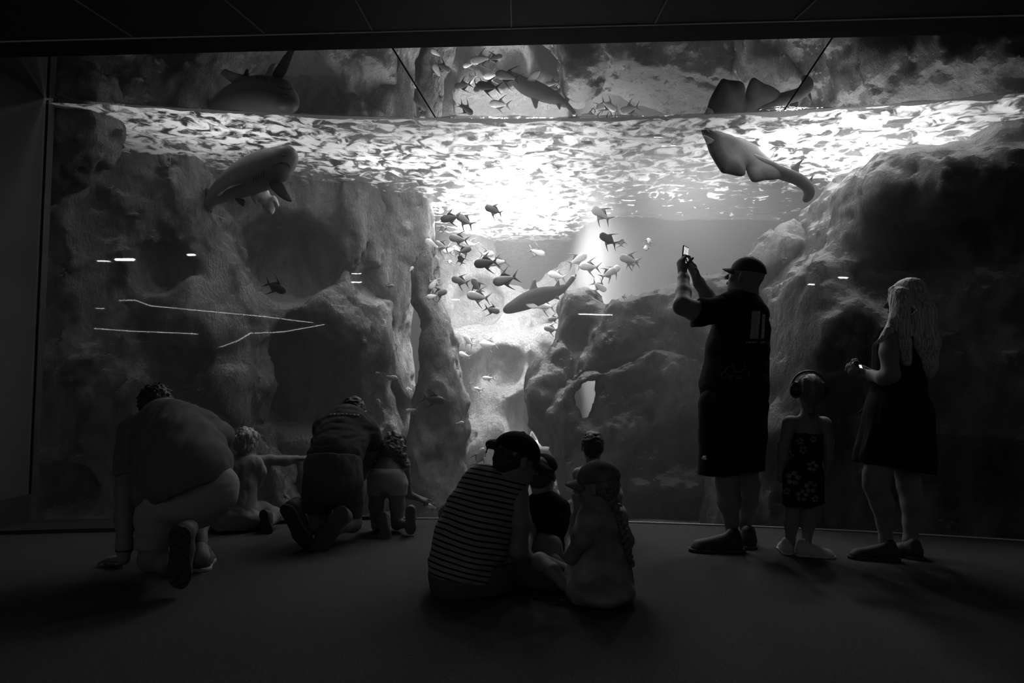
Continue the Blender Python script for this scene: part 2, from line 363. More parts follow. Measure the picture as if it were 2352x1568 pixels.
# ================================================================ rockwork of the tank
def rock_mat(name, g, vary=.5, bs=1.0):
    m = bpy.data.materials.new(name); m.use_nodes = True; nt = m.node_tree; N = nt.nodes; L = nt.links
    b = N['Principled BSDF']; b.inputs['Roughness'].default_value = .95; b.inputs['Specular IOR Level'].default_value = .1
    tc = N.new('ShaderNodeTexCoord')
    n1 = N.new('ShaderNodeTexNoise'); n1.inputs['Scale'].default_value = 2.2; n1.inputs['Detail'].default_value = 9; n1.inputs['Roughness'].default_value = .62; n1.inputs['Distortion'].default_value = .6
    mp = N.new('ShaderNodeMapping'); mp.inputs['Scale'].default_value = (1.3, 1.3, .7); L.new(tc.outputs['Object'], mp.inputs[0]); L.new(mp.outputs[0], n1.inputs[0])
    r = N.new('ShaderNodeMapRange'); r.inputs[1].default_value = .36; r.inputs[2].default_value = .68; r.inputs[3].default_value = g * (1 - vary); r.inputs[4].default_value = min(1, g * (1 + vary * 1.6))
    L.new(n1.outputs[0], r.inputs[0])
    ge = N.new('ShaderNodeNewGeometry'); sx = N.new('ShaderNodeSeparateXYZ'); L.new(ge.outputs['True Normal'], sx.inputs[0])       # pale algae, plus crest highlights put into the colour of upward faces
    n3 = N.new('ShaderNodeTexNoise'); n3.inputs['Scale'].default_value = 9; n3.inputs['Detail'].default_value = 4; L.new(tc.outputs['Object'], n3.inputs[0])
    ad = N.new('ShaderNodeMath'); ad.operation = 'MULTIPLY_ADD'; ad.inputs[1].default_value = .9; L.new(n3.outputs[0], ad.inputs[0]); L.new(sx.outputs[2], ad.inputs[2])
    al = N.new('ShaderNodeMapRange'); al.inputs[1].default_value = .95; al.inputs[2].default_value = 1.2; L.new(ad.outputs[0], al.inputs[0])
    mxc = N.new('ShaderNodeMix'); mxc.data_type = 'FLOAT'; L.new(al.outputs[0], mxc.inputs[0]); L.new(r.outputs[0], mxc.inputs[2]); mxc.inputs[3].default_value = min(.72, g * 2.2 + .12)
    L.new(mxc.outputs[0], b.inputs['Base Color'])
    n2 = N.new('ShaderNodeTexNoise'); n2.inputs['Scale'].default_value = 17; n2.inputs['Detail'].default_value = 8; n2.inputs['Roughness'].default_value = .7; L.new(mp.outputs[0], n2.inputs[0])
    bp = N.new('ShaderNodeBump'); bp.inputs['Strength'].default_value = 1.0 * bs; bp.inputs['Distance'].default_value = .14
    L.new(n2.outputs[0], bp.inputs['Height']); L.new(bp.outputs[0], b.inputs['Normal']); return m
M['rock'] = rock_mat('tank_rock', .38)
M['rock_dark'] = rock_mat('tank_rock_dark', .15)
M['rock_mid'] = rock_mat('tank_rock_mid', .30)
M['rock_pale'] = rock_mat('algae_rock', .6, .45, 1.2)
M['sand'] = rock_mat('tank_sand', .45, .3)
def poly_sd(px, pz, poly):
    """signed distance (negative inside) of points to a closed polygon."""
    d = np.full(px.shape, 1e9); ins = np.zeros(px.shape, bool); n = len(poly)
    for i in range(n):
        (ax, az), (bx, bz) = poly[i], poly[(i + 1) % n]; ex, ez = bx - ax, bz - az
        t = np.clip(((px - ax) * ex + (pz - az) * ez) / max(ex * ex + ez * ez, 1e-12), 0, 1)
        d = np.minimum(d, (px - ax - t * ex) ** 2 + (pz - az - t * ez) ** 2)
        c = ((az <= pz) & (bz > pz)) | ((bz <= pz) & (az > pz))
        with np.errstate(divide='ignore', invalid='ignore'):
            ins ^= c & (px < ax + (pz - az) * (bx - ax) / (bz - az if bz != az else 1e-9))
    return np.sqrt(d) * np.where(ins, -1, 1)
def rock(name, label, outline, y, T, m, r=.35, holes=(), bumps=(), h=.035, seed=0, amp=.10, slope=0.0, floorcut=-.5, rough=.06, lean=0.0, glass=.05, group='artificial rock masses in the tank'):
    """a rock mass with the given outline round the distance y; T = half thickness, r = edge rounding,
    bumps = (px, py, radius px, metres towards the viewer); lean tips its top away."""
    W = [P(a, b, y) for a, b in outline]; poly = [(p.x, p.z) for p in W]
    hl = [[(P(a, b, y).x, P(a, b, y).z) for a, b in q] for q in holes]
    lo = np.array([min(p[0] for p in poly) - .25, y - T - .5, max(min(p[1] for p in poly), floorcut) - .2]); hi = np.array([max(p[0] for p in poly) + .25, y + T + .3, max(p[1] for p in poly) + .25])
    n = np.ceil((hi - lo) / h).astype(int) + 1; ax = [lo[i] + np.arange(n[i]) * h for i in range(3)]
    PX, PZ = np.meshgrid(ax[0], ax[2], indexing='ij'); D2 = poly_sd(PX, PZ, poly)
    for q in hl: D2 = np.maximum(D2, -poly_sd(PX, PZ, q))
    X, Y, Z = np.meshgrid(*ax, indexing='ij', sparse=True)
    rel = np.zeros_like(PX)
    for (bx, by, br, ba) in bumps:
        c = P(bx, by, y); s = br * y / F_PX
        rel += ba * np.exp(-(((PX - c.x) ** 2 + (PZ - c.z) ** 2) / (s * s)) ** (3 if ba < 0 else 1.5))
    X3, Y3, Z3 = np.broadcast_arrays(X, Y, Z)
    n1 = fbm(X3, Y3, Z3 * .55, 1.3, 4, seed, .55); n2 = fbm(X3, Y3, Z3 * .8, 4.5, 4, seed + 9, .65)
    n1 = np.abs(n1) * 2 - .5
    yc = y + slope * (PX - (poly[0][0]))[:, None, :] * 1.0 + lean * (PZ - 1.2)[:, None, :]
    q1 = D2[:, None, :] + n2 * rough * 2 + r; q2 = np.abs(Y - yc) - T + r
    q2 = np.where(Y < yc, q2 - rel[:, None, :] - n1 * amp * 2.2, q2) - n2 * rough * 2
    Fd = np.sqrt(np.maximum(q1, 0) ** 2 + np.maximum(q2, 0) ** 2) + np.minimum(np.maximum(q1, q2), 0) - r
    Fd = np.maximum(Fd, GR + glass - np.sqrt((X - GC.x) ** 2 + (Y - GC.y) ** 2))
    Fd = np.maximum(Fd, floorcut - Z); Fd = np.maximum(Fd, Z - (WZ + .3))
    Fd = Fd.astype(np.float32)
    Fd[0] = Fd[-1] = .1; Fd[:, 0] = Fd[:, -1] = .1; Fd[:, :, 0] = Fd[:, :, -1] = .1
    V, Q = surfnet(Fd, lo, h)
    return tag(link(name, mesh_of(name, V, Q), m), label, 'rock', group)
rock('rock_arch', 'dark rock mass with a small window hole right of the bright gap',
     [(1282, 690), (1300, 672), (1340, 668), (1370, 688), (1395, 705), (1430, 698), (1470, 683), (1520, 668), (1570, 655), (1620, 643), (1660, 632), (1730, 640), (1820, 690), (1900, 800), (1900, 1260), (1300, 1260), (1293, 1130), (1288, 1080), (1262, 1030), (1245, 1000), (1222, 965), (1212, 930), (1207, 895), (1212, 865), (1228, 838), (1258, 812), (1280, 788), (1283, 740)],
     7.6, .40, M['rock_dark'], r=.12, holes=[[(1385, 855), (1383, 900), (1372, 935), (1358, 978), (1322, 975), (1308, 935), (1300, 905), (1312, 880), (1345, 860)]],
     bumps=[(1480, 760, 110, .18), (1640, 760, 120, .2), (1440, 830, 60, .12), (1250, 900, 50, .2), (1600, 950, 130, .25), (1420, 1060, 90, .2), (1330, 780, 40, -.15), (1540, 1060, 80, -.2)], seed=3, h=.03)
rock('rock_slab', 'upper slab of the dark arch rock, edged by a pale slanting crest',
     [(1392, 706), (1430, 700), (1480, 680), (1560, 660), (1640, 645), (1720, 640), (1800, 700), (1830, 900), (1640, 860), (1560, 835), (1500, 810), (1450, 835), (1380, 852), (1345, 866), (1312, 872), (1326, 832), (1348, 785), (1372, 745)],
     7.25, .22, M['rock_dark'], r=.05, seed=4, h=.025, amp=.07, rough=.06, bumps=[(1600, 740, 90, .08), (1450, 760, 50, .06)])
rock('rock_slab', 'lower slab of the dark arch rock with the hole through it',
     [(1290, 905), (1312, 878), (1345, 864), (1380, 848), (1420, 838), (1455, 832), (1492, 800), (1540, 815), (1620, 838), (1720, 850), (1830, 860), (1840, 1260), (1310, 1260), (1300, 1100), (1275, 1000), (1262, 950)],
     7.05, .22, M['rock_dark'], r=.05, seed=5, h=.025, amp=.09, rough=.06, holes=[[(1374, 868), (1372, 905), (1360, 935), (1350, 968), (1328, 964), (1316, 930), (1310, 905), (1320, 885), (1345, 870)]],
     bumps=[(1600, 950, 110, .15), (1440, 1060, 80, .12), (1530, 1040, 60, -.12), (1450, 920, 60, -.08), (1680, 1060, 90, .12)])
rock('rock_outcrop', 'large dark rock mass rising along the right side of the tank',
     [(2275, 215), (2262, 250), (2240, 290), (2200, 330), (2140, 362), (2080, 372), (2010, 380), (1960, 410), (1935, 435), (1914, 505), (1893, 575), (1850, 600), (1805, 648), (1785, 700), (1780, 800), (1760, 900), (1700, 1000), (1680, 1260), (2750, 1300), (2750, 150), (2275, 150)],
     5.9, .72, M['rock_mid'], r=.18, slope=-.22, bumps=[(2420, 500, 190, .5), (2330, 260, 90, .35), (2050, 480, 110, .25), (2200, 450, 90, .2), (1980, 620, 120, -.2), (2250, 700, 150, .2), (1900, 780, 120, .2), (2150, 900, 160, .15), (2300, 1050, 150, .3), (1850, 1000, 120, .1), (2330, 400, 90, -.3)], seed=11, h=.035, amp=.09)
rock('rock_ridge', 'lit crest of rock behind the capped man and the right outcrop',
     [(1985, 372), (1950, 390), (1905, 430), (1893, 465), (1886, 500), (1860, 540), (1832, 530), (1805, 512), (1778, 518), (1757, 545), (1735, 580), (1700, 620), (1690, 700), (1700, 1240), (2100, 1240), (2200, 360)],
     6.75, .35, M['rock'], r=.12, bumps=[(1780, 600, 60, .2), (1820, 640, 60, -.1)], seed=21, h=.03)
rock('rock_overhang', 'grey overhanging rock close to the window at the upper left',
     [(40, 200), (255, 200), (262, 235), (268, 300), (258, 345), (220, 380), (180, 410), (140, 432), (100, 470), (40, 500)],
     5.5, .25, M['rock'], r=.15, seed=31, h=.025, amp=.05, bumps=[(150, 330, 40, .06), (215, 300, 30, -.08)])
rock('rock_bank', 'broad dark rock bank filling the left end of the tank',
     [(20, 200), (180, 200), (300, 200), (425, 280), (458, 470), (490, 540), (520, 620), (590, 720), (560, 800), (575, 880), (545, 980), (620, 1100), (680, 1260), (0, 1260)],
     6.25, .4, M['rock'], r=.15, slope=.25, bumps=[(430, 700, 70, .22), (250, 640, 100, .12), (380, 620, 60, -.25), (470, 760, 60, .2), (300, 900, 120, .2), (200, 800, 80, .1), (500, 900, 60, .25), (180, 1120, 60, -.3), (420, 480, 50, .1), (120, 560, 60, -.15), (550, 1000, 70, .2)], seed=41, h=.03, amp=.10)
rock('rock_cliff', 'pitted rock wall with round hollows between the left bank and the pillar',
     [(400, 280), (560, 280), (720, 300), (840, 320), (850, 480), (862, 560), (880, 700), (895, 800), (880, 900), (900, 1000), (960, 1260), (480, 1260), (430, 800)],
     7.0, .40, M['rock'], r=.15, slope=.35, bumps=[(660, 600, 100, -.65), (845, 640, 45, -.3), (670, 865, 125, -.6), (790, 700, 60, .3), (560, 700, 50, .2), (840, 780, 60, .2), (560, 830, 50, .25), (700, 480, 70, .1), (700, 740, 90, .2), (760, 1050, 90, .2)], seed=51, h=.03, amp=.12)
rock('rock_buttress', 'hazy grey rock buttress running up to the surface left of centre',
     [(760, 330), (905, 350), (985, 470), (985, 560), (940, 640), (930, 760), (950, 900), (940, 1260), (760, 1260), (760, 500)],
     7.9, .4, M['rock'], r=.15, seed=61, h=.04, bumps=[(850, 600, 60, .15)])
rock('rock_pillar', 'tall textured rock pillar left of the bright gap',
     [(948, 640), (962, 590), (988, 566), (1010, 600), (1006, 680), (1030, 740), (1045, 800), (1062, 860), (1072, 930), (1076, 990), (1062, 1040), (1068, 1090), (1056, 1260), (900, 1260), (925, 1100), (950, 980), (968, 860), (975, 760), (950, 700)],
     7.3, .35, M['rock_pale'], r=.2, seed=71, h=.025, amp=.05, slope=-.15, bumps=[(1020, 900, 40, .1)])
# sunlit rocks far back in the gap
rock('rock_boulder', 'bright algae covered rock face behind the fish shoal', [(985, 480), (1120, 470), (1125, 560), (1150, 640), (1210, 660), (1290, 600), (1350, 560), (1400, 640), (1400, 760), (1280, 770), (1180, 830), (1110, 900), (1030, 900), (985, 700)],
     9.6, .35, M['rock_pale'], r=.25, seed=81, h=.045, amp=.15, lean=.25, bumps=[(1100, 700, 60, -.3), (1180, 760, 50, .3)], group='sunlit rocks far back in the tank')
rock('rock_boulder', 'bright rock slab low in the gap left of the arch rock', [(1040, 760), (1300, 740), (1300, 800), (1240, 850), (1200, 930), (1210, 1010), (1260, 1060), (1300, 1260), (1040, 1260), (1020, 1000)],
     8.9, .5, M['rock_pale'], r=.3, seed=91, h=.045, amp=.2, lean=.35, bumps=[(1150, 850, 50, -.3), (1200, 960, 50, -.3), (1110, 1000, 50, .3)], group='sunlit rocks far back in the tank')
# tank floor and far wall
X, Y = np.meshgrid(np.linspace(-7, 7, 140), np.linspace(0, 1, 110), indexing='ij')
Yf = np.array([arc(x, .03) for x in X[:, 0]])[:, None]; Y = Yf + (13.8 - Yf) * Y
Z = -.25 + .12 * fbm(X, Y, X * 0, .9, 4, 3); Z = np.where(Y < Yf + .25, np.minimum(Z, -.12), Z)
I = np.arange(140 * 110).reshape(140, 110); Q = np.stack([I[:-1, :-1], I[1:, :-1], I[1:, 1:], I[:-1, 1:]], -1).reshape(-1, 4)
tag(link('sand_bed', mesh_of('sand', np.stack([X, Y, Z], -1).reshape(-1, 3), Q), M['sand']), 'pale sand covering the tank bottom', 'sand', kind='stuff')
X, Z = np.meshgrid(np.linspace(-7.2, 7.2, 220), np.linspace(-.6, 5.0, 60), indexing='ij')
Yw = 12.8 - 4.1 / (1 + np.exp(-(X - .74) * 14)) - 3.5 / (1 + np.exp((X + 1.6) * 9)) + .10 * fbm(X, Z, X * 0, .7, 3, 13); I = np.arange(220 * 60).reshape(220, 60); Q = np.stack([I[:-1, :-1], I[1:, :-1], I[1:, 1:], I[:-1, 1:]], -1).reshape(-1, 4)
struct('wall_tank', mesh_of('far_wall', np.stack([X, Yw, Z], -1).reshape(-1, 3), Q), mat('tank_wall_paint', .36, .9, .1, vary=(1.2, .12)), True)
# ================================================================ figures: shared builders
M['skin'] = mat('skin', .21, .6, .3, bump=(60, .08, .002)); M['skin_pale'] = mat('skin_pale', .25, .6, .3)
M['hair_dark'] = mat('dark_hair', .03, .55, .4, bump=(90, .5, .006)); M['hair_fair'] = mat('fair_hair', .42, .5, .5, bump=(90, .6, .006))
M['hair_mid'] = mat('brown_hair', .12, .5, .5, bump=(90, .6, .006))
M['cloth_black'] = mat('black_cloth', .018, .95, .1, bump=(240, .2, .002)); M['cloth_dark'] = mat('dark_cloth', .07, .95, .1, bump=(240, .2, .002))
M['cloth_grey'] = mat('grey_cloth', .15, .95, .1, bump=(240, .2, .002)); M['cloth_light'] = mat('light_cloth', .33, .95, .1, bump=(240, .2, .002))
M['denim'] = mat('denim', .09, .95, .1, bump=(300, .3, .002)); M['denim_pale'] = mat('pale_denim', .36, .95, .1, bump=(300, .3, .002))
M['rubber'] = mat('rubber_sole', .05, .7, .3, bump=(90, .4, .006)); M['shoe_dark'] = mat('dark_shoe', .03, .6, .4, bump=(120, .3, .004))
M['shoe_grey'] = mat('grey_shoe', .16, .7, .3, bump=(120, .3, .004)); M['shoe_white'] = mat('white_shoe', .5, .6, .4)
M['plastic'] = mat('dark_plastic', .02, .3, .5); M['strap'] = mat('dark_strap', .03, .6, .3)
def G(px, py, z=0.0): return P(px, py, GY(px, py, z))
for _n, _g in (('hair_fair', .42), ('hair_mid', .12), ('hair_dark', .03)):
    _m = M[_n]; _nt = _m.node_tree; _L = _nt.links; _b = _nt.nodes['Principled BSDF']; _t = [q for q in _nt.nodes if q.type == 'TEX_COORD'][0]
    _mp = _nt.nodes.new('ShaderNodeMapping'); _mp.inputs['Scale'].default_value = (1, 1, .045 if _n == 'hair_fair' else .15); _L.new(_t.outputs['Object'], _mp.inputs[0])
    _q = [q for q in _nt.nodes if q.type == 'TEX_NOISE'][0]; _q.inputs['Scale'].default_value = 160; _L.new(_mp.outputs[0], _q.inputs['Vector'])
    _r = _nt.nodes.new('ShaderNodeMapRange'); _r.inputs[1].default_value = .35; _r.inputs[2].default_value = .65; _r.inputs[3].default_value = _g * .45; _r.inputs[4].default_value = _g * 1.5
    _L.new(_q.outputs[0], _r.inputs[0]); _L.new(_r.outputs[0], _b.inputs['Base Color'])
class Fig:
    """a person standing round the distance y; joints are given as (px, py, metres further away, radius px)"""
    def __init__(s, y): s.y = y; s.obj = None
    def p(s, px, py, dy=0.0): return P(px, py, s.y + dy)
    def r(s, rp, dy=0.0): return rp * (s.y + dy) / F_PX
    def ch(s, f, *js, k=None): f.chain([(s.p(j[0], j[1], j[2]), s.r(j[3], j[2])) for j in js], k); return f
    def el(s, f, px, py, dy, rx, ry, rz, rot=0.0, k=None, tilt=0.0):
        """ellipsoid, radii px across / m deep / px high, turned in the picture plane by rot degrees, tipped by tilt"""
        R = (Matrix.Rotation(math.radians(-rot), 3, 'Y') @ Matrix.Rotation(math.radians(tilt), 3, 'X'))
        f.ell(s.p(px, py, dy), (s.r(rx, dy), ry, s.r(rz, dy)), R, k); return f
    def body(s, f, m, label, h=.006):
        o = link('person', f.mesh('body', h), m); tag(o, label, 'person'); s.obj = o; return o
    def part(s, name, f, m, h=.007, parent=None):
        return link(name, f.mesh(name, h), m, parent or s.obj)
    def raw(s, name, me, m, parent=None): return link(name, me, m, parent or s.obj)
def basis(fwd, up=(0, 0, 1)):
    f = Vector(fwd).normalized(); u = Vector(up); r = f.cross(u).normalized(); u = r.cross(f); return Matrix((r, f, u)).transposed()
def add_head(f, c, fwd, s, up=(0, 0, 1), neck=None, neck_r=None, k=.012):
    """c = middle of the head, s = chin-to-crown height"""
    R = basis(fwd, up); c = Vector(c)
    def q(x, y, z): return c + R @ (Vector((x, y, z)) * s)
    def e(x, y, z, a, b, d, kk=k): f.ell(q(x, y, z), (a * s, b * s, d * s), R, kk)
    e(0, -.05, .12, .335, .41, .37); e(0, .12, -.12, .25, .26, .34, .03); e(0, .24, -.39, .11, .10, .09, .03)
    e(0, .02, -.25, .24, .26, .16, .03)
    e(0, .335, .085, .19, .05, .045); f.cone(q(0, .36, .04), .03 * s, q(0, .47, -.09), .045 * s, .008); e(0, .43, -.11, .07, .05, .035, .006)
    e(0, .375, -.205, .09, .05, .022, .006); e(0, .37, -.25, .08, .05, .026, .006)
    for sx in (-1, 1):
        e(sx * .13, .335, .025, .055, .035, .03, .005); e(sx * .345, -.01, -.03, .03, .07, .11, .006); e(sx * .19, .24, -.1, .08, .08, .08)
    if neck is not None: f.cone(q(0, -.08, -.2), (neck_r or .2 * s), neck, (neck_r or .2 * s) * 1.12, .03)
    return R, q
def add_hair(f, c, fwd, s, up=(0, 0, 1), grow=1.08, low=-.12, brow=.17, k=.01):
    """cap of hair over the crown, stopping at the hairline"""
    R = basis(fwd, up); c = Vector(c)
    f.ell(c + R @ (Vector((0, -.06, .13)) * s), (.335 * s * grow, .41 * s * grow, .375 * s * grow), R, k)
    f.ell(c + R @ (Vector((0, -.2, -.06)) * s), (.27 * s * grow, .24 * s * grow, .26 * s * grow), R, .03)
    n = (R @ Vector((0, 1, -.75))).normalized(); q = c + R @ (Vector((0, .16, brow)) * s); cc = c.copy()
    def face(F, X, Y, Z):
        pl = (X - q.x) * n.x + (Y - q.y) * n.y + (Z - q.z) * n.z
        return np.maximum(F, np.minimum(pl, .62 * s - np.sqrt((X - cc.x) ** 2 + (Y - cc.y) ** 2 + (Z - cc.z) ** 2)))
    f.fn(face); return R
def add_hand(f, wrist, d, n, L, side=1, curl=(.3, .35, .4, .45), thumb=.4, spread=.12, k=.006):
    """wrist, finger direction d, palm normal n, hand length L; side=+1 puts the thumb along d x n"""
    w = Vector(wrist); d = Vector(d).normalized(); n = Vector(n); n = (n - d * n.dot(d)).normalized(); t = d.cross(n) * side
    off = (.17, .06, -.055, -.16); ln = (.40, .45, .41, .32)
    for i in range(4):
        kn = w + d * (L * (.52 - .03 * abs(i - 1))) + t * (off[i] * L)
        f.cone(w + t * (off[i] * L * .55), .085 * L, kn, .062 * L, .012)
        a = 0; p = kn; dirn = (d + t * spread * (1.5 - i)).normalized()
        for j, (fr, ang) in enumerate(((.45, .7), (.31, 1.1), (.24, .8))):
            a += curl[i] * ang * 1.3; v = dirn * math.cos(a) + n * math.sin(a)
            q = p + v * (ln[i] * L * fr); f.cone(p, (.050 - .005 * j) * L, q, (.047 - .006 * j) * L, k if j else .01); p = q
    f.ell(w + d * .3 * L, (.17 * L, .26 * L, .085 * L), Matrix((t, d, n)).transposed() , .015)
    b = w + d * .12 * L + t * .12 * L; v = (d * .75 + t * .65 + n * .25).normalized()
    p = b + v * .24 * L; f.cone(b, .075 * L, p, .06 * L, .012); v2 = (v + n * thumb + d * .3).normalized(); q = p + v2 * .17 * L; f.cone(p, .055 * L, q, .05 * L, k)
    v3 = (v2 + n * thumb * .6).normalized(); f.cone(q, .048 * L, q + v3 * .13 * L, .04 * L, k)
def shoe(fig, heel, toe, up, L, W, mu, ms, ankle=True, h=.006, tread=None, high=1.0):
    """a shoe from its heel to its toe point (on the sole plane); up points out of the shoe's top"""
    heel, toe = Vector(heel), Vector(toe); d = (toe - heel).normalized(); u = Vector(up); u = (u - d * u.dot(d)).normalized(); s = d.cross(u)
    R = Matrix((s, d, u)).transposed()
    def q(x, y, z): return heel + s * x * W + d * y * L + u * z * L
    f = Field(.02)
    f.cone(q(0, .13, .16), .40 * W, q(0, .40, .15), .40 * W).cone(q(0, .40, .15), .42 * W, q(.03, .82, .09), .36 * W).cone(q(0, .14, .2), .36 * W, q(0, .16, .2 + .13 * high), .36 * W)
    f.cone(q(0, .3, .22 + .05 * high), .22 * W, q(0, .55, .16), .25 * W); f.ell(q(.02, .82, .07), (.42 * W, .17 * L, .07 * L), R)
    f.cut(q(0, 0, .035), -u)
    o = fig.part('shoe', f, mu, h)
    g = Field(.01); 
    for y0, w0, y1, w1 in ((.1, .40, .45, .36), (.45, .36, .72, .46), (.72, .46, .88, .36)):
        g.cone(q(0, y0, .04), w0 * W * 1.08, q(0, y1, .04), w1 * W * 1.08)
    g.cut(q(0, 0, .07), u).cut(q(0, 0, 0), -u)
    if tread:
        def tr(F, X, Y, Z):
            a = (X - heel.x) * d.x + (Y - heel.y) * d.y + (Z - heel.z) * d.z; b = (X - heel.x) * s.x + (Y - heel.y) * s.y + (Z - heel.z) * s.z; c = (X - heel.x) * u.x + (Y - heel.y) * u.y + (Z - heel.z) * u.z
            pat = np.sin(a * tread) * np.cos(b * tread * 1.1 + np.sin(a * tread * .5)) 
            return np.maximum(F, np.where(pat > .15, .006 - c, -1))
        g.fn(tr)
    fig.part('sole', g, ms, min(h, .005), o); return o
def cap_mesh(fig, c, fwd, s, up, m, brim=.32, name='cap', bw=.30, drop=.1):
    R = basis(fwd, up); c = Vector(c); f = Field(.01)
    f.ell(c + R @ (Vector((0, -.05, .15)) * s), (.365 * s, .445 * s, .38 * s), R)
    f.cut(c + R @ (Vector((0, 0, .13)) * s), R @ Vector((0, -.12, -1)))
    f.ell(c + R @ (Vector((0, -.05, .535)) * s), (.03 * s, .03 * s, .02 * s), R)
    o = fig.part(name, f, m, .006)
    g = Field(.01); a = c + R @ (Vector((0, .30, .17)) * s); n = 7
    V = []; top = []
    for i in range(13):
        t = -1 + i / 6; x = t * bw * 1.05; y0 = .38 * math.sqrt(max(0, 1 - (t * .82) ** 2)) - .03; y1 = y0 + brim * math.sqrt(max(0, 1 - t * t * .98))
        for j in range(6):
            y = y0 + (y1 - y0) * j / 5; z = .16 - drop * (t * t) - .22 * brim * (j / 5) ** 1.4
            V.append(c + R @ (Vector((x, y, z)) * s))
    n = len(V); V += [v + R @ Vector((0, 0, -.018 * s)) for v in V]; Fc = []
    for i in range(12):
        for j in range(5):
            q = (i * 6 + j, i * 6 + j + 1, i * 6 + j + 7, i * 6 + j + 6); Fc.append(q); Fc.append(tuple(n + k for k in q[::-1]))
    ring = [i * 6 for i in range(13)] + [72 + j for j in range(1, 6)] + [i * 6 + 5 for i in range(11, -1, -1)] + [j for j in range(4, 0, -1)]
    for a_, b_ in zip(ring, ring[1:] + ring[:1]): Fc.append((a_, b_, b_ + n, a_ + n))
    fig.raw('brim', mesh_of('brim', V, Fc), m, o); return o
# ================================================================ standing man with the phone
g = Fig(GY(1655, 1262)); p = g.p
f = Field(.025)
g.ch(f, (1700, 720, 0, 48), (1692, 800, 0, 55), (1684, 890, 0, 56), (1682, 935, .02, 42))
g.ch(f, (1735, 715, -.02, 24), (1650, 712, .05, 26))
g.ch(f, (1660, 950, -.06, 34), (1668, 1060, -.04, 29), (1672, 1110, -.03, 26), (1674, 1150, -.03, 26), (1680, 1195, -.02, 15), (1682, 1232, 0, 13))
g.ch(f, (1702, 950, .06, 28), (1716, 1070, .10, 24), (1721, 1110, .12, 23), (1718, 1150, .12, 22), (1711, 1195, .12, 14), (1712, 1232, .14, 12))
g.ch(f, (1645, 712, -.06, 25), (1600, 716, -.14, 23), (1568, 702, -.10, 21), (1570, 672, .0, 17), (1570, 640, .10, 12), (1568, 628, .14, 11))
g.ch(f, (1655, 700, .1, 22), (1638, 704, .34, 19), (1624, 678, .34, 16), (1606, 650, .28, 12.5), (1600, 638, .25, 11))
hc = p(1711, 637, .02); HF = (-.80, .50, .26); HS = .245
add_head(f, hc, HF, HS, up=(.2, -.1, 1), neck=p(1712, 695, 0), neck_r=.074)
add_hand(f, p(1568, 632, .13), (-.12, .05, 1), (.9, .3, .1), .185, side=-1, curl=(.75, .8, .85, .9), thumb=.5, spread=.05)
add_hand(f, p(1600, 640, .25), (-.42, -.25, .9), (-.7, -.3, -.3), .18, side=1, curl=(.45, .6, .75, .85), thumb=.4, spread=.05)
g.body(f, M['skin'], 'man in dark T-shirt, shorts and cap standing and raising a phone')
f = Field(.03)
g.ch(f, (1698, 722, 0, 56), (1692, 800, 0, 68), (1686, 880, 0, 76), (1684, 935, 0, 74))
g.ch(f, (1730, 722, 0, 36), (1690, 705, .0, 36), (1655, 712, .03, 34)); g.ch(f, (1715, 700, .0, 34), (1738, 760, .0, 30), (1735, 820, 0, 27), (1722, 900, 0, 38))
g.ch(f, (1650, 712, -.05, 31), (1610, 718, -.12, 32), (1590, 720, -.15, 33), k=.015)
f.cut(p(1596, 720, -.13), (-1, -.1, .35)).cut(p(1690, 945, 0), (0, 0, -1)); f.fn(folds(.006, 9, 1))
g.ch(f, (1663, 702, .12, 27), (1650, 704, .28, 27), k=.015)
shirt = g.part('shirt', f, M['cloth_black'])
f = Field(.02)
g.ch(f, (1655, 930, -.05, 50), (1654, 1000, -.03, 49), (1654, 1100, -.03, 50)); g.ch(f, (1708, 930, .05, 54), (1706, 1000, .05, 53), (1704, 1100, .07, 49))
g.el(f, 1684, 930, .02, 78, .19, 40); g.ch(f, (1684, 940, .02, 70), (1682, 1000, .02, 66))
f.cut(p(1680, 1086, 0), (.06, 0, -1)).fn(folds(.006, 9, 2, (1, 1, .4)))
shorts = g.part('shorts', f, M['cloth_black'])
g.obj['label'] = 'man in dark T-shirt, shorts and cap standing and raising a phone'
shoe(g, G(1703, 1268), G(1588, 1266), (0, 0, 1), .30, .125, M['shoe_dark'], M['rubber'])
shoe(g, G(1722, 1262), G(1705, 1238), (0, 0, 1), .29, .12, M['shoe_dark'], M['rubber'])
cap_mesh(g, hc, HF, HS, (.2, -.1, 1), mat('cap_cloth', .035, .8, .3), brim=.26)
# print on the back of the shirt: pale window shape crossed by dark bars, with a line of lettering
pm = mat('shirt_print', .4, .9, .1)
def quad(c, u, v, w, h, t=.003): return (c, (w, t, h), Matrix((u, u.cross(v), v)).transposed())
def on_surf(ob, px, py, y0=3.5):
    o = Vector((0, 0, CAM_H)); dr = (P(px, py, 1) - o).normalized(); ok, loc, nor, _ = ob.ray_cast(ob.matrix_world.inverted() @ o, dr)
    return (ob.matrix_world @ loc, nor) if ok else (P(px, py, y0), Vector((0, -1, 0)))
def decal(ob, polys, off=.002):
    V, Fc = [], []
    for poly in polys:
        b = len(V); hits = [on_surf(ob, x, y, -9) for x, y in poly]
        if max(l.y for l, n in hits) - min(l.y for l, n in hits) > .08 or min(l.y for l, n in hits) < 1: continue
        V += [l + n * off for l, n in hits]
        Fc.append(tuple(range(b, b + len(poly))))
    bm = bmesh.new(); vs = [bm.verts.new(v) for v in V]
    for q in Fc:
        bm.faces.new([vs[i] for i in q])
    ext = bmesh.ops.extrude_face_region(bm, geom=bm.faces[:]); 
    for v in [e for e in ext['geom'] if isinstance(e, bmesh.types.BMVert)]: v.co += Vector((0, -.0015, 0))
    me = bpy.data.meshes.new('print'); bm.to_mesh(me); bm.free(); return me
bpy.context.view_layer.update()
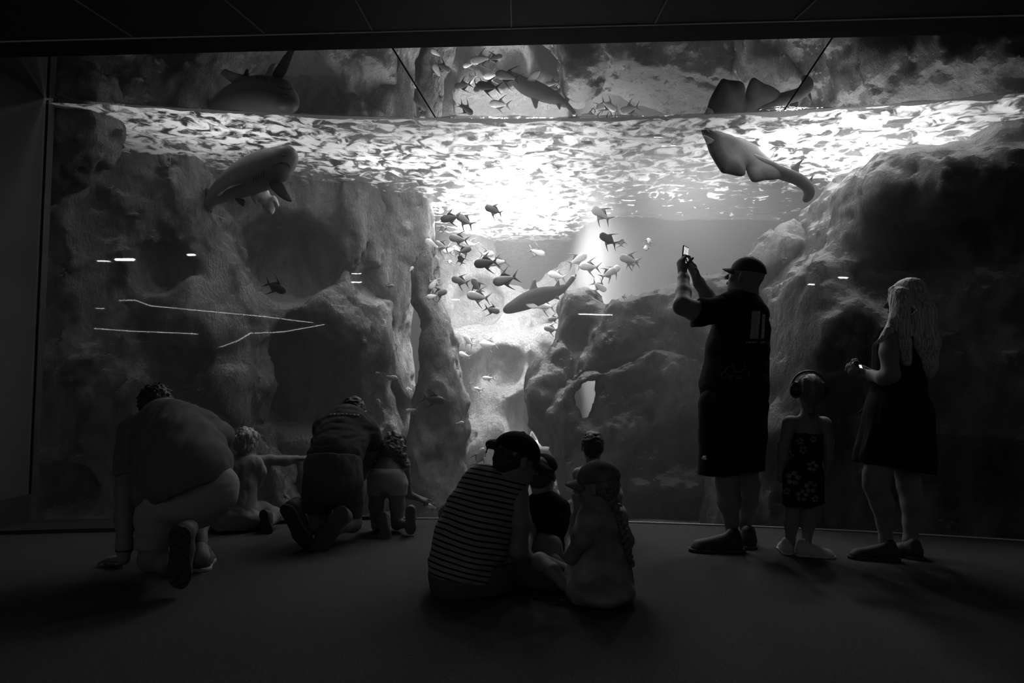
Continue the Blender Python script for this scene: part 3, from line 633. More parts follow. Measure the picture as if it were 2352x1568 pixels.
def strips(x0, x1, y0, y1, nx=3, ny=6, sk=0):
    return [[(x0 + (x1 - x0) * i / nx + sk * j / ny, y0 + (y1 - y0) * j / ny), (x0 + (x1 - x0) * (i + 1) / nx + sk * j / ny, y0 + (y1 - y0) * j / ny),
             (x0 + (x1 - x0) * (i + 1) / nx + sk * (j + 1) / ny, y0 + (y1 - y0) * (j + 1) / ny), (x0 + (x1 - x0) * i / nx + sk * (j + 1) / ny, y0 + (y1 - y0) * (j + 1) / ny)] for i in range(nx) for j in range(ny)]
tx = []
for i, (a, b) in enumerate([(1713, 1716), (1718, 1720), (1721, 1725), (1727, 1730), (1731, 1733), (1735, 1738), (1746, 1749), (1750, 1753), (1754, 1756)]): tx += [[(a, 784), (b, 784), (b, 788), (a, 788)]]
g.raw('shirt_print', decal(shirt, strips(1727, 1746, 714, 778, 2, 5, -5) + strips(1750, 1757, 722, 778, 1, 5, -3) + tx), pm, shirt)
ring = []
for cx, cy, rr, a0, a1 in ((1697, 841, 13, 150, 395), (1679, 852, 11, 80, 300), (1710, 857, 9, -60, 120), (1664, 861, 6, 60, 300)):
    for k in range(10):
        t0, t1 = [math.radians(a0 + (a1 - a0) * (k + q) / 10) for q in (0, 1)]
        ring.append([(cx + rr * math.cos(t0), cy - rr * math.sin(t0)), (cx + rr * math.cos(t1), cy - rr * math.sin(t1)), (cx + (rr + 1.8) * math.cos(t1), cy - (rr + 1.8) * math.sin(t1)), (cx + (rr + 1.8) * math.cos(t0), cy - (rr + 1.8) * math.sin(t0))])
ring.append([(1672, 866), (1708, 868), (1708, 870), (1672, 868)])
g.raw('cloud_print', decal(shirt, ring), mat('faint_print', .16, .9, .1), shirt)
g.raw('logo', decal(shorts, [[(1612, 1052), (1616, 1046), (1622, 1046), (1624, 1057), (1618, 1055), (1614, 1055)]]), mat('logo_print', .6, .9, .1), shorts)
wf = Field(.004); wp = p(1570, 652, .07); R_ = basis((0, 1, .0)); wf.ell(wp, (.031, .03, .009), None); g.part('wristband', wf, M['strap'], .004)
# phone held up by the man
ph_c = p(1573, 592, .16); ph_n = Vector((.78, -.62, -.06)).normalized(); ph_u = Vector((.10, .03, 1)); ph_u = (ph_u - ph_n * ph_u.dot(ph_n)).normalized(); ph_s = ph_u.cross(ph_n)
PR = Matrix((ph_s, -ph_n, ph_u)).transposed()
ph = empty('phone', ph_c, 'dark phone held up in both hands by the standing man', 'phone')
link('phone_case', box_mesh([(ph_c, (.074, .009, .150), PR)], bevel=.003), M['plastic'], ph, False)
scr = bpy.data.materials.new('phone_screen'); scr.use_nodes = True; nt = scr.node_tree; nt.nodes.clear()
e = nt.nodes.new('ShaderNodeEmission'); o = nt.nodes.new('ShaderNodeOutputMaterial'); n = nt.nodes.new('ShaderNodeTexNoise'); n.inputs['Scale'].default_value = 22
r = nt.nodes.new('ShaderNodeMapRange'); r.inputs[1].default_value = .4; r.inputs[2].default_value = .62; r.inputs[3].default_value = .18; r.inputs[4].default_value = 1.1
nt.links.new(n.outputs[0], r.inputs[0]); nt.links.new(r.outputs[0], e.inputs[1]); nt.links.new(e.outputs[0], o.inputs[0])
link('screen', box_mesh([(ph_c + ph_n * .0048 + ph_u * .004, (.066, .001, .128), PR)]), scr, ph, False)
# ================================================================ girl with headphones
g = Fig(GY(1845, 1272)); p = g.p
f = Field(.018)
g.ch(f, (1855, 985, 0, 27), (1852, 1040, 0, 28), (1848, 1095, 0, 34)); g.ch(f, (1818, 972, 0, 17), (1890, 974, 0, 17)); g.ch(f, (1855, 1000, .02, 30), (1853, 985, .02, 30))
g.ch(f, (1832, 1095, 0, 22), (1822, 1165, 0, 17), (1818, 1200, 0, 16), (1815, 1245, 0, 10), (1814, 1262, 0, 9)); g.ch(f, (1862, 1095, 0, 22), (1857, 1165, 0, 17), (1856, 1200, 0, 16), (1852, 1245, 0, 10), (1852, 1262, 0, 9))
g.ch(f, (1813, 972, 0, 16), (1801, 1020, -.02, 13), (1798, 1050, -.01, 12), (1796, 1076, .03, 8.5)); g.ch(f, (1893, 974, 0, 16), (1902, 1020, -.02, 13), (1903, 1050, -.01, 12), (1897, 1078, .03, 8.5))
hc = p(1858, 900, 0); HF = (.05, 1, .12); HS = .215
add_head(f, hc, HF, HS, neck=p(1857, 962, 0), neck_r=.044)
add_hand(f, p(1796, 1078, .03), (-.1, .3, -1), (.8, .5, 0), .12, side=-1, curl=(.5, .5, .6, .6), k=.004); add_hand(f, p(1897, 1080, .03), (-.1, .3, -1), (-.8, .4, 0), .12, side=1, curl=(.4, .5, .5, .6), k=.004)
g.body(f, M['skin'], 'small girl in strapless floral dress and headphones standing with back turned', .0055)
f = Field(.02)
g.ch(f, (1855, 1000, 0, 36), (1848, 1045, 0, 36), (1846, 1095, 0, 42), (1845, 1150, 0, 44)); g.ch(f, (1838, 1100, -.03, 40), (1838, 1150, -.04, 40))
f.cut(p(1850, 993, 0), (0, 0, 1)).cut(p(1845, 1156, 0), (0.05, 0, -1)).fn(folds(.009, 14, 5, (1, 1, .35)))
dress = g.part('dress', f, M['cloth_black'], .006)
bpy.context.view_layer.update()
fl = []
for (cx, cy, rr) in ((1838, 1013, 9), (1845, 1033, 10), (1812, 1047, 12), (1866, 1070, 14), (1822, 1098, 18), (1862, 1118, 16), (1842, 1138, 15), (1872, 1145, 9), (1868, 1008, 8), (1808, 1128, 9)):
    for k in range(5):
        a = 2 * PI * k / 5 + cx; px_, py_ = cx + math.cos(a) * rr * .62, cy + math.sin(a) * rr * .62
        fl.append([(px_ + math.cos(a + t * PI / 3) * rr * .40, py_ + math.sin(a + t * PI / 3) * rr * .34) for t in range(6)])
g.raw('flower_print', decal(dress, fl), mat('flower_print', .22, .9, .1, vary=(40, .4)), dress)
f = Field(.01); add_hair(f, hc, HF, HS, grow=1.05); g.ch(f, (1858, 905, -.06, 20), (1861, 925, -.06, 13), (1862, 945, -.055, 9), (1864, 962, -.05, 4))
f.fn(folds(.004, 60, 8, (1.4, .4, .15))); g.part('hair', f, M['hair_mid'], .005)
shoe(g, G(1811, 1274), G(1800, 1260), (0, 0, 1), .20, .09, M['shoe_white'], M['shoe_white'], h=.005)
shoe(g, G(1832, 1276), G(1896, 1280), (0, 0, 1), .20, .09, M['shoe_white'], M['shoe_white'], h=.005)
hp = empty('headphones', p(1858, 885, 0), 'large dark ear-protector headphones on the head of the small standing girl', 'headphones')
pts = [p(1858 + 41 * math.cos(math.radians(a)), 893 - 41 * math.sin(math.radians(a)), 0) for a in range(-5, 186, 10)]
link('headband', tube_mesh(pts, .0075, seg=8), mat('headband', .08, .35, .5), hp)
for cx in (1824, 1892):
    f = Field(.008); f.ell(p(cx, 895, 0), (.026, .036, .048)); f.ell(p(cx + (4 if cx < 1850 else -4), 895, 0), (.024, .04, .052)); link('ear_cup', f.mesh('cup', .005), M['plastic'], hp)
# ================================================================ woman with long fair hair
g = Fig(GY(2030, 1284)); p = g.p
f = Field(.022)
g.ch(f, (2078, 780, 0, 34), (2064, 830, 0, 38), (2062, 880, 0, 40), (2062, 960, 0, 52), (2060, 1000, 0, 52))
g.ch(f, (2045, 775, -.12, 22), (2042, 810, -.14, 20), (2046, 860, -.16, 19), (2030, 868, -.12, 17), (2004, 862, .0, 12), (1989, 858, .06, 10))
g.ch(f, (2085, 775, .14, 22), (2050, 850, .20, 16), (2010, 862, .22, 13), (1985, 850, .16, 9))
g.ch(f, (2040, 1000, -.05, 38), (2014, 1090, -.05, 29), (2012, 1115, -.05, 27), (2026, 1155, -.03, 25), (2033, 1200, 0, 18), (2034, 1240, 0, 13), (2034, 1262, 0, 13))
g.ch(f, (2085, 1000, .08, 38), (2084, 1080, .08, 27), (2088, 1115, .08, 25), (2096, 1155, .08, 24), (2094, 1200, .1, 18), (2090, 1240, .1, 14), (2090, 1262, .1, 13))
hc = p(2077, 693, 0); HF = (-.95, .32, -.05); HS = .225
add_head(f, hc, HF, HS, neck=p(2084, 765, 0), neck_r=.05)
add_hand(f, p(1990, 858, .06), (-1, .2, .25), (.1, .5, .8), .165, side=1, curl=(.7, .8, .8, .9)); add_hand(f, p(1986, 850, .16), (-.9, -.2, .3), (.2, -.6, .5), .165, side=-1, curl=(.7, .8, .8, .9))
g.body(f, M['skin'], 'woman in short dark dress with long fair hair standing in profile')
f = Field(.03)
g.ch(f, (2072, 785, 0, 46), (2062, 840, 0, 53), (2063, 880, 0, 58), (2062, 950, 0, 70), (2054, 1040, 0, 74), (2054, 1110, 0, 76))
g.ch(f, (2030, 800, .0, 24), (2035, 840, .0, 28)); g.ch(f, (2050, 950, .0, 60), (2030, 1060, .0, 60), (2022, 1120, .0, 60)); g.ch(f, (2075, 950, 0, 56), (2088, 1060, .0, 52), (2090, 1130, .0, 52))
f.cut(p(2052, 1073, 0), (-.15, 0, -1)).cut(p(2075, 775, 0), (.15, 0, 1)).fn(folds(.010, 8, 7, (1, 1, .18)))
g.part('dress', f, M['cloth_black'])
f = Field(.02); add_hair(f, hc, HF, HS, grow=1.12)
g.ch(f, (2092, 672, -.02, 36), (2108, 720, -.05, 38), (2120, 790, -.07, 35), (2128, 840, -.06, 24), (2130, 858, -.05, 14)); g.ch(f, (2070, 680, -.10, 22), (2068, 740, -.13, 20), (2075, 790, -.15, 17), (2082, 830, -.13, 12)); g.ch(f, (2052, 668, -.06, 12), (2054, 720, -.1, 9), (2040, 760, -.17, 9), (2022, 782, -.17, 6))
f.fn(folds(.0035, 110, 9, (1.3, 1, .03))); g.part('hair', f, M['hair_fair'], .006)
shoe(g, G(2062, 1288), G(1960, 1282), (0, 0, 1), .26, .10, M['shoe_dark'], M['rubber']); shoe(g, G(2117, 1286), G(2030, 1270), (0, 0, 1), .25, .10, M['shoe_dark'], M['rubber'])
cam_c = p(1972, 843, .07); cm = empty('camera_device', cam_c, 'small dark camera with lit screen held at waist by the fair-haired woman', 'camera')
Rc = basis((.75, -.65, .35)); link('camera_body', box_mesh([(cam_c, (.06, .022, .075), Rc)], bevel=.005), M['plastic'], cm, False)
link('screen', box_mesh([(cam_c + Rc @ Vector((0, .0125, -.008)), (.045, .002, .035), Rc)]), emis('camera_screen', 1, 1.0), cm, False)
# ================================================================ man kneeling at the left, one hand on the floor
g = Fig(3.72); p = g.p
f = Field(.03)
g.ch(f, (430, 1100, .0, 66), (415, 1060, .14, 68), (395, 1010, .28, 70), (380, 975, .34, 62))
g.ch(f, (318, 985, .30, 34), (450, 975, .32, 36))
g.ch(f, (310, 1000, .28, 30), (292, 1080, .18, 24), (289, 1130, .12, 22), (287, 1190, .06, 21), (286, 1250, .0, 16), (284, 1282, -.01, 14))
g.ch(f, (470, 985, .30, 32), (508, 1000, .52, 22), (500, 1060, .75, 17), (480, 1130, .8, 13))
g.ch(f, (385, 1130, .0, 50), (363, 1200, -.02, 36), (350, 1280, -.02, 28)); g.ch(f, (350, 1285, -.02, 29), (380, 1292, -.14, 22), (400, 1288, -.22, 16), (410, 1262, -.25, 14))
g.ch(f, (480, 1125, .02, 46), (478, 1132, .28, 38), (462, 1150, .46, 30)); g.ch(f, (462, 1150, .44, 28), (458, 1200, .36, 21), (457, 1240, .24, 16), (460, 1275, .17, 14))
hc = p(358, 934, .46); HF = (-.15, .95, -.45); HS = .235
add_head(f, hc, HF, HS, up=(-.1, .4, 1), neck=p(378, 975, .33), neck_r=.062)
hw = G(284, 1303); add_hand(f, hw + Vector((.0, .0, .045)), (-.55, .28, -.06), (0, 0, -1), .185, side=-1, curl=(.12, .12, .12, .15), spread=.28, thumb=.1)
g.body(f, M['skin'], 'man in grey T-shirt and light shorts kneeling with one hand on the floor')
f = Field(.035)
g.ch(f, (428, 1090, .0, 98), (412, 1050, .14, 99), (396, 1008, .28, 90), (385, 990, .33, 68)); g.ch(f, (345, 1080, .05, 36), (352, 1145, -.04, 34)); g.ch(f, (322, 995, .28, 44), (452, 985, .30, 48)); g.ch(f, (365, 1130, -.02, 50), (440, 1120, -.04, 60))
g.ch(f, (315, 1000, .28, 37), (296, 1050, .22, 31), (291, 1092, .17, 30)); g.ch(f, (455, 985, .3, 40), (508, 1002, .50, 30))
g.el(f, 500, 1060, .05, 34, .12, 36); g.el(f, 340, 1130, .0, 28, .12, 34)
def hemc(F, X, Y, Z):
    a = g.p(330, 1172, -.1); b = g.p(535, 1086, -.1); nx_, nz_ = (b.z - a.z), -(b.x - a.x); L_ = math.hypot(nx_, nz_)
    pl = ((X - a.x) * nx_ + (Z - a.z) * nz_) / L_ ; armc = g.p(300, 1000, 0).x + .02
    arm = g.p(300, 1086, .17).z - Z
    return np.maximum(F, np.where(X < armc, arm, pl))
f.fn(hemc).fn(folds(.010, 7, 3, (1.6, .5, .6)))
g.part('shirt', f, M['cloth_grey'])
f = Field(.035)
g.ch(f, (447, 1125, .04, 88), (450, 1100, .10, 78)); g.ch(f, (385, 1125, .0, 72), (368, 1185, -.03, 52), (350, 1240, -.03, 40)); g.ch(f, (485, 1120, .0, 62), (480, 1130, .26, 52), (468, 1145, .40, 40)); g.el(f, 410, 1165, -.02, 82, .15, 38)
f.cut(p(350, 1262, -.02), (0, 0, -1)).cut(p(430, 1045, 0), (0, .3, 1)).fn(folds(.008, 8, 4))
g.part('shorts', f, M['cloth_light'])
f = Field(.01); add_hair(f, hc, HF, HS, up=(-.1, .4, 1), grow=1.12); f.fn(folds(.012, 45, 6, (1, 1, 1))); g.part('hair', f, M['hair_dark'], .006)
shoe(g, p(412, 1218, -.36), G(408, 1368), (0, 1, .15), .30, .115, M['shoe_grey'], M['rubber'], tread=130)
shoe(g, G(462, 1312), G(478, 1270), (0, 0, 1), .27, .12, M['shoe_grey'], M['shoe_white'])
f = Field(.01); g.ch(f, (460, 1262, .19, 17), (462, 1278, .16, 19)); g.part('sock', f, M['cloth_light'])
f = Field(.004); f.ell(p(286, 1262, .0), (.042, .042, .017)); g.part('wristwatch', f, M['strap'], .004)
# ================================================================ fair-haired small boy sitting by the window
g = Fig(GY(560, 1216)); p = g.p
f = Field(.018)
g.ch(f, (545, 1170, 0, 44), (552, 1120, .02, 36), (560, 1075, .04, 32)); g.ch(f, (540, 1072, .03, 17), (582, 1064, .03, 17)); g.ch(f, (585, 1066, .03, 15), (596, 1084, .08, 13), (592, 1110, .18, 10))
g.ch(f, (575, 1060, .08, 14), (620, 1056, .16, 12), (655, 1058, .22, 12), (680, 1054, .26, 9)); 
g.ch(f, (560, 1185, .0, 34), (600, 1178, .10, 26), (628, 1182, .06, 19)); g.ch(f, (628, 1184, .06, 17), (615, 1200, -.05, 14)); g.ch(f, (520, 1185, 0, 34), (545, 1195, .2, 24))
hc = p(567, 1018, .08); HF = (.35, .9, -.1); HS = .20
add_head(f, hc, HF, HS, neck=p(562, 1068, .05), neck_r=.04); add_hand(f, p(680, 1054, .26), (1, .2, .1), (0, .3, -1), .13, side=1, curl=(.2, .2, .3, .3), k=.004)
g.body(f, M['skin_pale'], 'fair-haired small boy in light shirt sitting beside the kneeling grey-shirted man', .0055)
f = Field(.022)
g.ch(f, (535, 1180, 0, 54), (545, 1120, .02, 42), (558, 1080, .04, 38)); g.ch(f, (540, 1072, .03, 22), (582, 1068, .03, 22)); g.ch(f, (580, 1068, .03, 20), (594, 1082, .07, 19)); g.el(f, 560, 1190, 0, 46, .12, 28)
f.cut(p(540, 1212, 0), (0, 0, -1)).fn(folds(.007, 12, 11, (1, 1, .8))); g.part('shirt', f, M['cloth_light'])
f = Field(.02); g.ch(f, (515, 1200, 0, 28), (560, 1196, .05, 32), (600, 1184, .10, 30)); f.fn(folds(.006, 10, 12)); g.part('shorts', f, M['denim'])
f = Field(.01); add_hair(f, hc, HF, HS, grow=1.16); f.fn(folds(.012, 45, 13, (1, .6, .5))); g.part('hair', f, M['hair_fair'], .005)
shoe(g, p(603, 1178, -.10), p(612, 1216, -.12), (.35, 1, .1), .14, .085, M['shoe_dark'], M['rubber'], h=.005)
# ================================================================ man kneeling in dark clothes
g = Fig(4.62); p = g.p
f = Field(.025)
g.ch(f, (768, 1085, 0, 58), (775, 1040, .10, 54), (792, 1005, .24, 54), (800, 985, .30, 44)); g.ch(f, (755, 985, .28, 26), (842, 990, .30, 26))
g.ch(f, (728, 1110, .0, 32), (727, 1150, .03, 28), (735, 1195, .05, 24)); g.ch(f, (735, 1200, .05, 23), (715, 1205, -.10, 21), (694, 1212, -.18, 14)); g.ch(f, (798, 1110, .0, 32), (800, 1160, .04, 27), (808, 1200, .06, 22)); g.ch(f, (808, 1200, .06, 21), (785, 1203, -.05, 19), (768, 1212, -.13, 14))
g.ch(f, (842, 995, .3, 24), (855, 1030, .36, 17), (842, 1065, .42, 14), (832, 1095, .46, 10)); g.ch(f, (750, 990, .3, 22), (745, 1060, .4, 15), (750, 1120, .5, 11))
hc = p(812, 950, .42); HF = (.1, .95, -.5); HS = .225
add_head(f, hc, HF, HS, up=(0, .4, 1), neck=p(800, 985, .28), neck_r=.055); f.fn(carve(p(759, 1200, -.3), .04, p(757, 1120, 0), .02)).fn(carve(p(759, 1200, 0), .04, p(757, 1120, .2), .02))
g.body(f, M['skin'], 'man in dark T-shirt and dark shorts kneeling and bending at the window')
f = Field(.03)
g.ch(f, (770, 1050, .06, 61), (780, 1020, .16, 60), (797, 985, .28, 58), (800, 972, .32, 40)); g.ch(f, (752, 985, .28, 34), (838, 988, .30, 34)); g.ch(f, (845, 995, .30, 27), (853, 1012, .33, 25))
f.cut(p(765, 1070, .0), (-.12, -.2, -1)).fn(folds(.008, 9, 21, (.6, .6, 1.6))); shirt = g.part('shirt', f, M['cloth_dark'])
f = Field(.025)
g.ch(f, (766, 1075, .02, 66), (766, 1100, .0, 68)); g.ch(f, (732, 1105, 0, 38), (727, 1140, .02, 34), (726, 1168, .04, 33), k=.006); g.ch(f, (797, 1110, 0, 40), (801, 1150, .03, 34), (801, 1188, .06, 32), k=.006)
f.cut(p(765, 1045, .05), (0, .2, 1)).cut(p(730, 1180, 0), (-.15, 0, -1)).fn(folds(.010, 8, 22, (1.3, 1, .5))).fn(carve(p(759, 1195, -.3), .035, p(757, 1128, -.12), .006)).fn(carve(p(759, 1195, -.1), .035, p(757, 1135, .1), .006)); sh = g.part('shorts', f, M['denim'])
f = Field(.01); add_hair(f, hc, HF, HS, up=(0, .4, 1), grow=1.1); f.fn(folds(.010, 50, 23)); g.part('hair', f, M['hair_dark'], .006)
bpy.context.view_layer.update()
g.raw('shirt_print', decal(shirt, [[(745 + i * 9, 952 - 3 * math.sin(i / 9 * PI)), (753 + i * 9, 952 - 3 * math.sin((i + 1) / 9 * PI)), (753 + i * 9, 957 - 3 * math.sin((i + 1) / 9 * PI)), (745 + i * 9, 957 - 3 * math.sin(i / 9 * PI))] for i in range(9)]), mat('pale_print', .3, .9, .1, vary=(60, .6)), shirt)
a = p(655, 1168, -.33); b = G(706, 1262); shoe(g, a, b, (.35, 1, .25), .29, .12, M['shoe_dark'], M['rubber'])
a = p(787, 1172, -.20); b = G(726, 1262); shoe(g, a, b, (.55, 1, .3), .29, .12, M['shoe_grey'], mat('grey_sole', .1, .8, .2, bump=(90, .4, .004)))
# ================================================================ small girl bending to the window
g = Fig(GY(885, 1222)); p = g.p
f = Field(.016)
g.ch(f, (889, 1108, 0, 34), (893, 1080, .05, 30), (900, 1060, .10, 27)); g.ch(f, (868, 1115, 0, 22), (864, 1160, .02, 17), (866, 1205, .04, 13)); g.ch(f, (866, 1206, .03, 12), (874, 1206, -.06, 8)); g.ch(f, (911, 1115, 0, 22), (912, 1160, .02, 17), (912, 1203, .04, 13)); g.ch(f, (912, 1204, .03, 12), (935, 1202, -.05, 8))
g.ch(f, (928, 1062, .10, 13), (934, 1105, .20, 10), (938, 1136, .25, 9), (958, 1143, .25, 7)); g.ch(f, (876, 1062, .10, 13), (852, 1080, .18, 10), (846, 1088, .22, 9), (850, 1100, .3, 7))
hc = p(905, 1026, .20); HF = (.05, .9, -.5); HS = .195
add_head(f, hc, HF, HS, up=(0, .4, 1), neck=p(900, 1055, .10), neck_r=.036); add_hand(f, p(958, 1143, .25), (1, .1, -.35), (0, .4, -1), .12, side=1, curl=(.05, .6, .8, .9), k=.004)
g.body(f, M['skin'], 'small girl in pale top and denim shorts bending forward and pointing', .0055)
f = Field(.02); g.ch(f, (892, 1082, .04, 34), (899, 1062, .10, 33)); g.ch(f, (880, 1062, .10, 18), (926, 1064, .10, 17)); f.fn(folds(.008, 12, 31, (.4, .6, 2.2))).cut(p(890, 1090, 0), (0, -.2, -1)); g.part('shirt', f, M['cloth_light'])
f = Field(.02); g.ch(f, (889, 1100, .01, 42), (889, 1088, .03, 38)); g.ch(f, (868, 1110, 0, 26), (866, 1132, .0, 23)); g.ch(f, (911, 1112, 0, 26), (912, 1138, .0, 23)); f.fn(folds(.006, 14, 32)).cut(p(890, 1136, 0), (0, 0, -1)).cut(p(890, 1076, 0), (0, .1, 1)); g.part('shorts', f, M['denim_pale'])
f = Field(.012); add_hair(f, hc, HF, HS, up=(0, .4, 1), grow=1.12); g.ch(f, (903, 1010, .10, 22), (898, 1035, .05, 24), (885, 1060, .05, 12)); g.ch(f, (905, 1020, .08, 24), (922, 1050, .04, 14), (930, 1068, .03, 9)); g.ch(f, (890, 1025, .08, 18), (872, 1055, .06, 10), (866, 1072, .06, 6)); g.ch(f, (900, 1040, .03, 15), (905, 1062, .02, 9))
f.fn(folds(.012, 38, 33, (1, .6, .8))); g.part('hair', f, M['hair_mid'], .005)
shoe(g, p(876, 1180, -.16), G(886, 1238), (.1, 1, .25), .175, .075, M['shoe_grey'], mat('pale_sole', .15, .8, .2, bump=(60, .3, .004)), h=.005); shoe(g, p(942, 1167, -.14), G(942, 1230), (.0, 1, .25), .175, .075, M['shoe_grey'], bpy.data.materials['pale_sole'], h=.005)
g.raw('headband', tube_mesh([hc + basis(HF, (0, .4, 1)) @ (Vector((math.cos(t) * .40, .03, .13 + math.sin(t) * .44)) * HS) for t in np.linspace(0, PI, 16)], .004, seg=6), M['strap'])
# ================================================================ woman in the striped top sitting on the floor
stripe = bpy.data.materials.new('striped_cloth'); stripe.use_nodes = True; nt = stripe.node_tree; N = nt.nodes; L = nt.links; b = N['Principled BSDF']; b.inputs['Roughness'].default_value = .95; b.inputs['Specular IOR Level'].default_value = .1
tc = N.new('ShaderNodeTexCoord'); mp = N.new('ShaderNodeMapping'); mp.inputs['Rotation'].default_value = (math.radians(8), math.radians(-13), 0)
sx = N.new('ShaderNodeSeparateXYZ'); mu = N.new('ShaderNodeMath'); mu.operation = 'MULTIPLY'; mu.inputs[1].default_value = 1 / .0255; fr = N.new('ShaderNodeMath'); fr.operation = 'FRACT'; gt = N.new('ShaderNodeMath'); gt.operation = 'GREATER_THAN'; gt.inputs[1].default_value = .33
nn = N.new('ShaderNodeTexNoise'); nn.inputs['Scale'].default_value = 3; ad = N.new('ShaderNodeMath'); ad.operation = 'MULTIPLY_ADD'; ad.inputs[1].default_value = 1.2
r = N.new('ShaderNodeMapRange'); r.inputs[3].default_value = .012; r.inputs[4].default_value = .26
L.new(tc.outputs['Object'], mp.inputs[0]); L.new(mp.outputs[0], sx.inputs[0]); L.new(sx.outputs[2], mu.inputs[0]); L.new(tc.outputs['Object'], nn.inputs[0]); L.new(nn.outputs[0], ad.inputs[0]); L.new(mu.outputs[0], ad.inputs[2]); L.new(ad.outputs[0], fr.inputs[0]); L.new(fr.outputs[0], gt.inputs[0]); L.new(gt.outputs[0], r.inputs[0]); L.new(r.outputs[0], b.inputs['Base Color'])
g = Fig(3.56); p = g.p
f = Field(.03)
g.ch(f, (1070, 1300, 0, 72), (1085, 1230, .03, 70), (1110, 1160, .06, 66), (1135, 1120, .08, 50)); g.ch(f, (1100, 1118, .08, 36), (1182, 1135, .04, 26))
g.ch(f, (1190, 1138, .02, 24), (1196, 1200, -.02, 22), (1190, 1262, .0, 21), (1196, 1275, .06, 19), (1215, 1225, .30, 14), (1225, 1190, .36, 10)); g.ch(f, (1075, 1130, .12, 26), (1030, 1180, .26, 20), (1040, 1210, .4, 15), (1110, 1190, .55, 12))
g.ch(f, (1100, 1310, .0, 50), (1180, 1300, .12, 40), (1290, 1325, .12, 26)); g.ch(f, (1060, 1315, .1, 50), (1150, 1310, .32, 40), (1220, 1290, .5, 28))
hc = p(1186, 1060, .06); HF = (.90, .42, -.30); HS = .262
add_head(f, hc, HF, HS, up=(.15, .1, 1), neck=p(1150, 1118, .05), neck_r=.056)
g.body(f, M['skin'], 'woman in striped sleeveless top and dark cap sitting on the floor')
f = Field(.035)
g.ch(f, (1068, 1290, 0, 84), (1078, 1240, .02, 80), (1100, 1180, .05, 76), (1122, 1130, .07, 58)); g.ch(f, (1098, 1115, .07, 44), (1186, 1132, .04, 30)); g.ch(f, (1166, 1128, .04, 40), (1146, 1200, .02, 38), (1124, 1260, 0, 42)); g.ch(f, (1120, 1120, .04, 44), (1110, 1180, .02, 70)); g.ch(f, (1105, 1098, .06, 26), (1150, 1100, .05, 26))
f.cut(p(1080, 1328, 0), (0.05, 0, -1)).cut(p(1207, 1140, 0), (1, 0, -.1)).fn(folds(.008, 9, 41, (.7, .7, 1.4))); g.part('top', f, stripe)
f = Field(.03)
g.ch(f, (1065, 1318, .0, 80), (1115, 1315, .02, 70)); g.ch(f, (1100, 1312, .0, 58), (1190, 1302, .12, 48), (1290, 1322, .12, 34)); g.ch(f, (1060, 1315, .1, 56), (1150, 1308, .32, 46), (1222, 1285, .5, 34))
f.cut((0, 0, .004), (0, 0, -1)).cut(p(1070, 1290, 0), (-.1, 0, 1) if False else (0, -.0, 1)).fn(folds(.008, 8, 42)); g.part('jeans', f, M['denim'])
cap_mesh(g, hc, (.86, .30, -.32), HS * 1.04, (.3, .1, 1), M['cloth_black'], brim=.36)
f = Field(.01); add_hair(f, hc, HF, HS, up=(.15, .1, 1), grow=1.0); g.el(f, 1172, 1058, .04, 34, .09, 24, 14); g.el(f, 1131, 1020, .02, 14, .035, 13); g.ch(f, (1135, 1021, .02, 10), (1160, 1035, .05, 14)); g.ch(f, (1150, 1060, .03, 16), (1146, 1080, .03, 9)); g.ch(f, (1122, 1024, -.02, 3), (1117, 1038, -.02, 1.6), (1114, 1048, -.02, 1.2)); f.fn(folds(.006, 40, 43)); g.part('hair', f, M['hair_dark'], .005)
shoe(g, G(1262, 1352), G(1320, 1348), (0, 0, 1), .24, .10, M['shoe_grey'], M['rubber'])
# ================================================================ boy in black with cap in front of her
g = Fig(3.98); p = g.p
f = Field(.02)
g.ch(f, (1255, 1245, 0, 42), (1255, 1200, 0, 40), (1252, 1165, .0, 34)); g.ch(f, (1222, 1160, 0, 20), (1284, 1165, 0, 19)); g.ch(f, (1286, 1168, 0, 18), (1298, 1215, .02, 15), (1302, 1245, .04, 12), (1290, 1275, -.05, 9)); 
g.ch(f, (1225, 1262, -.02, 24), (1245, 1250, -.12, 25), (1268, 1252, -.14, 22)); g.ch(f, (1245, 1278, -.18, 17), (1268, 1290, -.2, 18), (1300, 1312, -.2, 15)); g.ch(f, (1268, 1252, -.14, 20), (1290, 1300, -.1, 14))
hc = p(1244, 1092, .02); HF = (.35, .9, -.05); HS = .215
add_head(f, hc, HF, HS, neck=p(1250, 1150, .0), neck_r=.045); add_hand(f, p(1290, 1275, -.05), (-.3, .2, -1), (-.6, .5, 0), .13, side=1, k=.004)
g.body(f, M['skin'], 'boy in plain black T-shirt sitting between the striped woman and the braided girl', .0055)
f = Field(.025); g.ch(f, (1253, 1232, 0, 50), (1254, 1190, 0, 48), (1252, 1165, 0, 42)); g.ch(f, (1225, 1162, 0, 26), (1282, 1166, 0, 26)); g.ch(f, (1284, 1170, 0, 24), (1296, 1212, .02, 22)); f.cut(p(1255, 1240, 0), (0, 0, -1)).fn(folds(.007, 9, 51)); g.part('shirt', f, M['cloth_black'])
f = Field(.02); g.ch(f, (1255, 1262, 0, 46), (1290, 1275, .02, 36)); f.cut(p(1255, 1236, 0), (0, 0, 1)).cut((0, 0, .004), (0, 0, -1)); g.part('shorts', f, M['cloth_dark'])
cap_mesh(g, hc, (-.5, -.86, -.2), HS * 1.02, (0, -.1, 1), M['cloth_black'], brim=.10); f = Field(.01); add_hair(f, hc, HF, HS, grow=1.02); g.part('hair', f, M['hair_dark'])
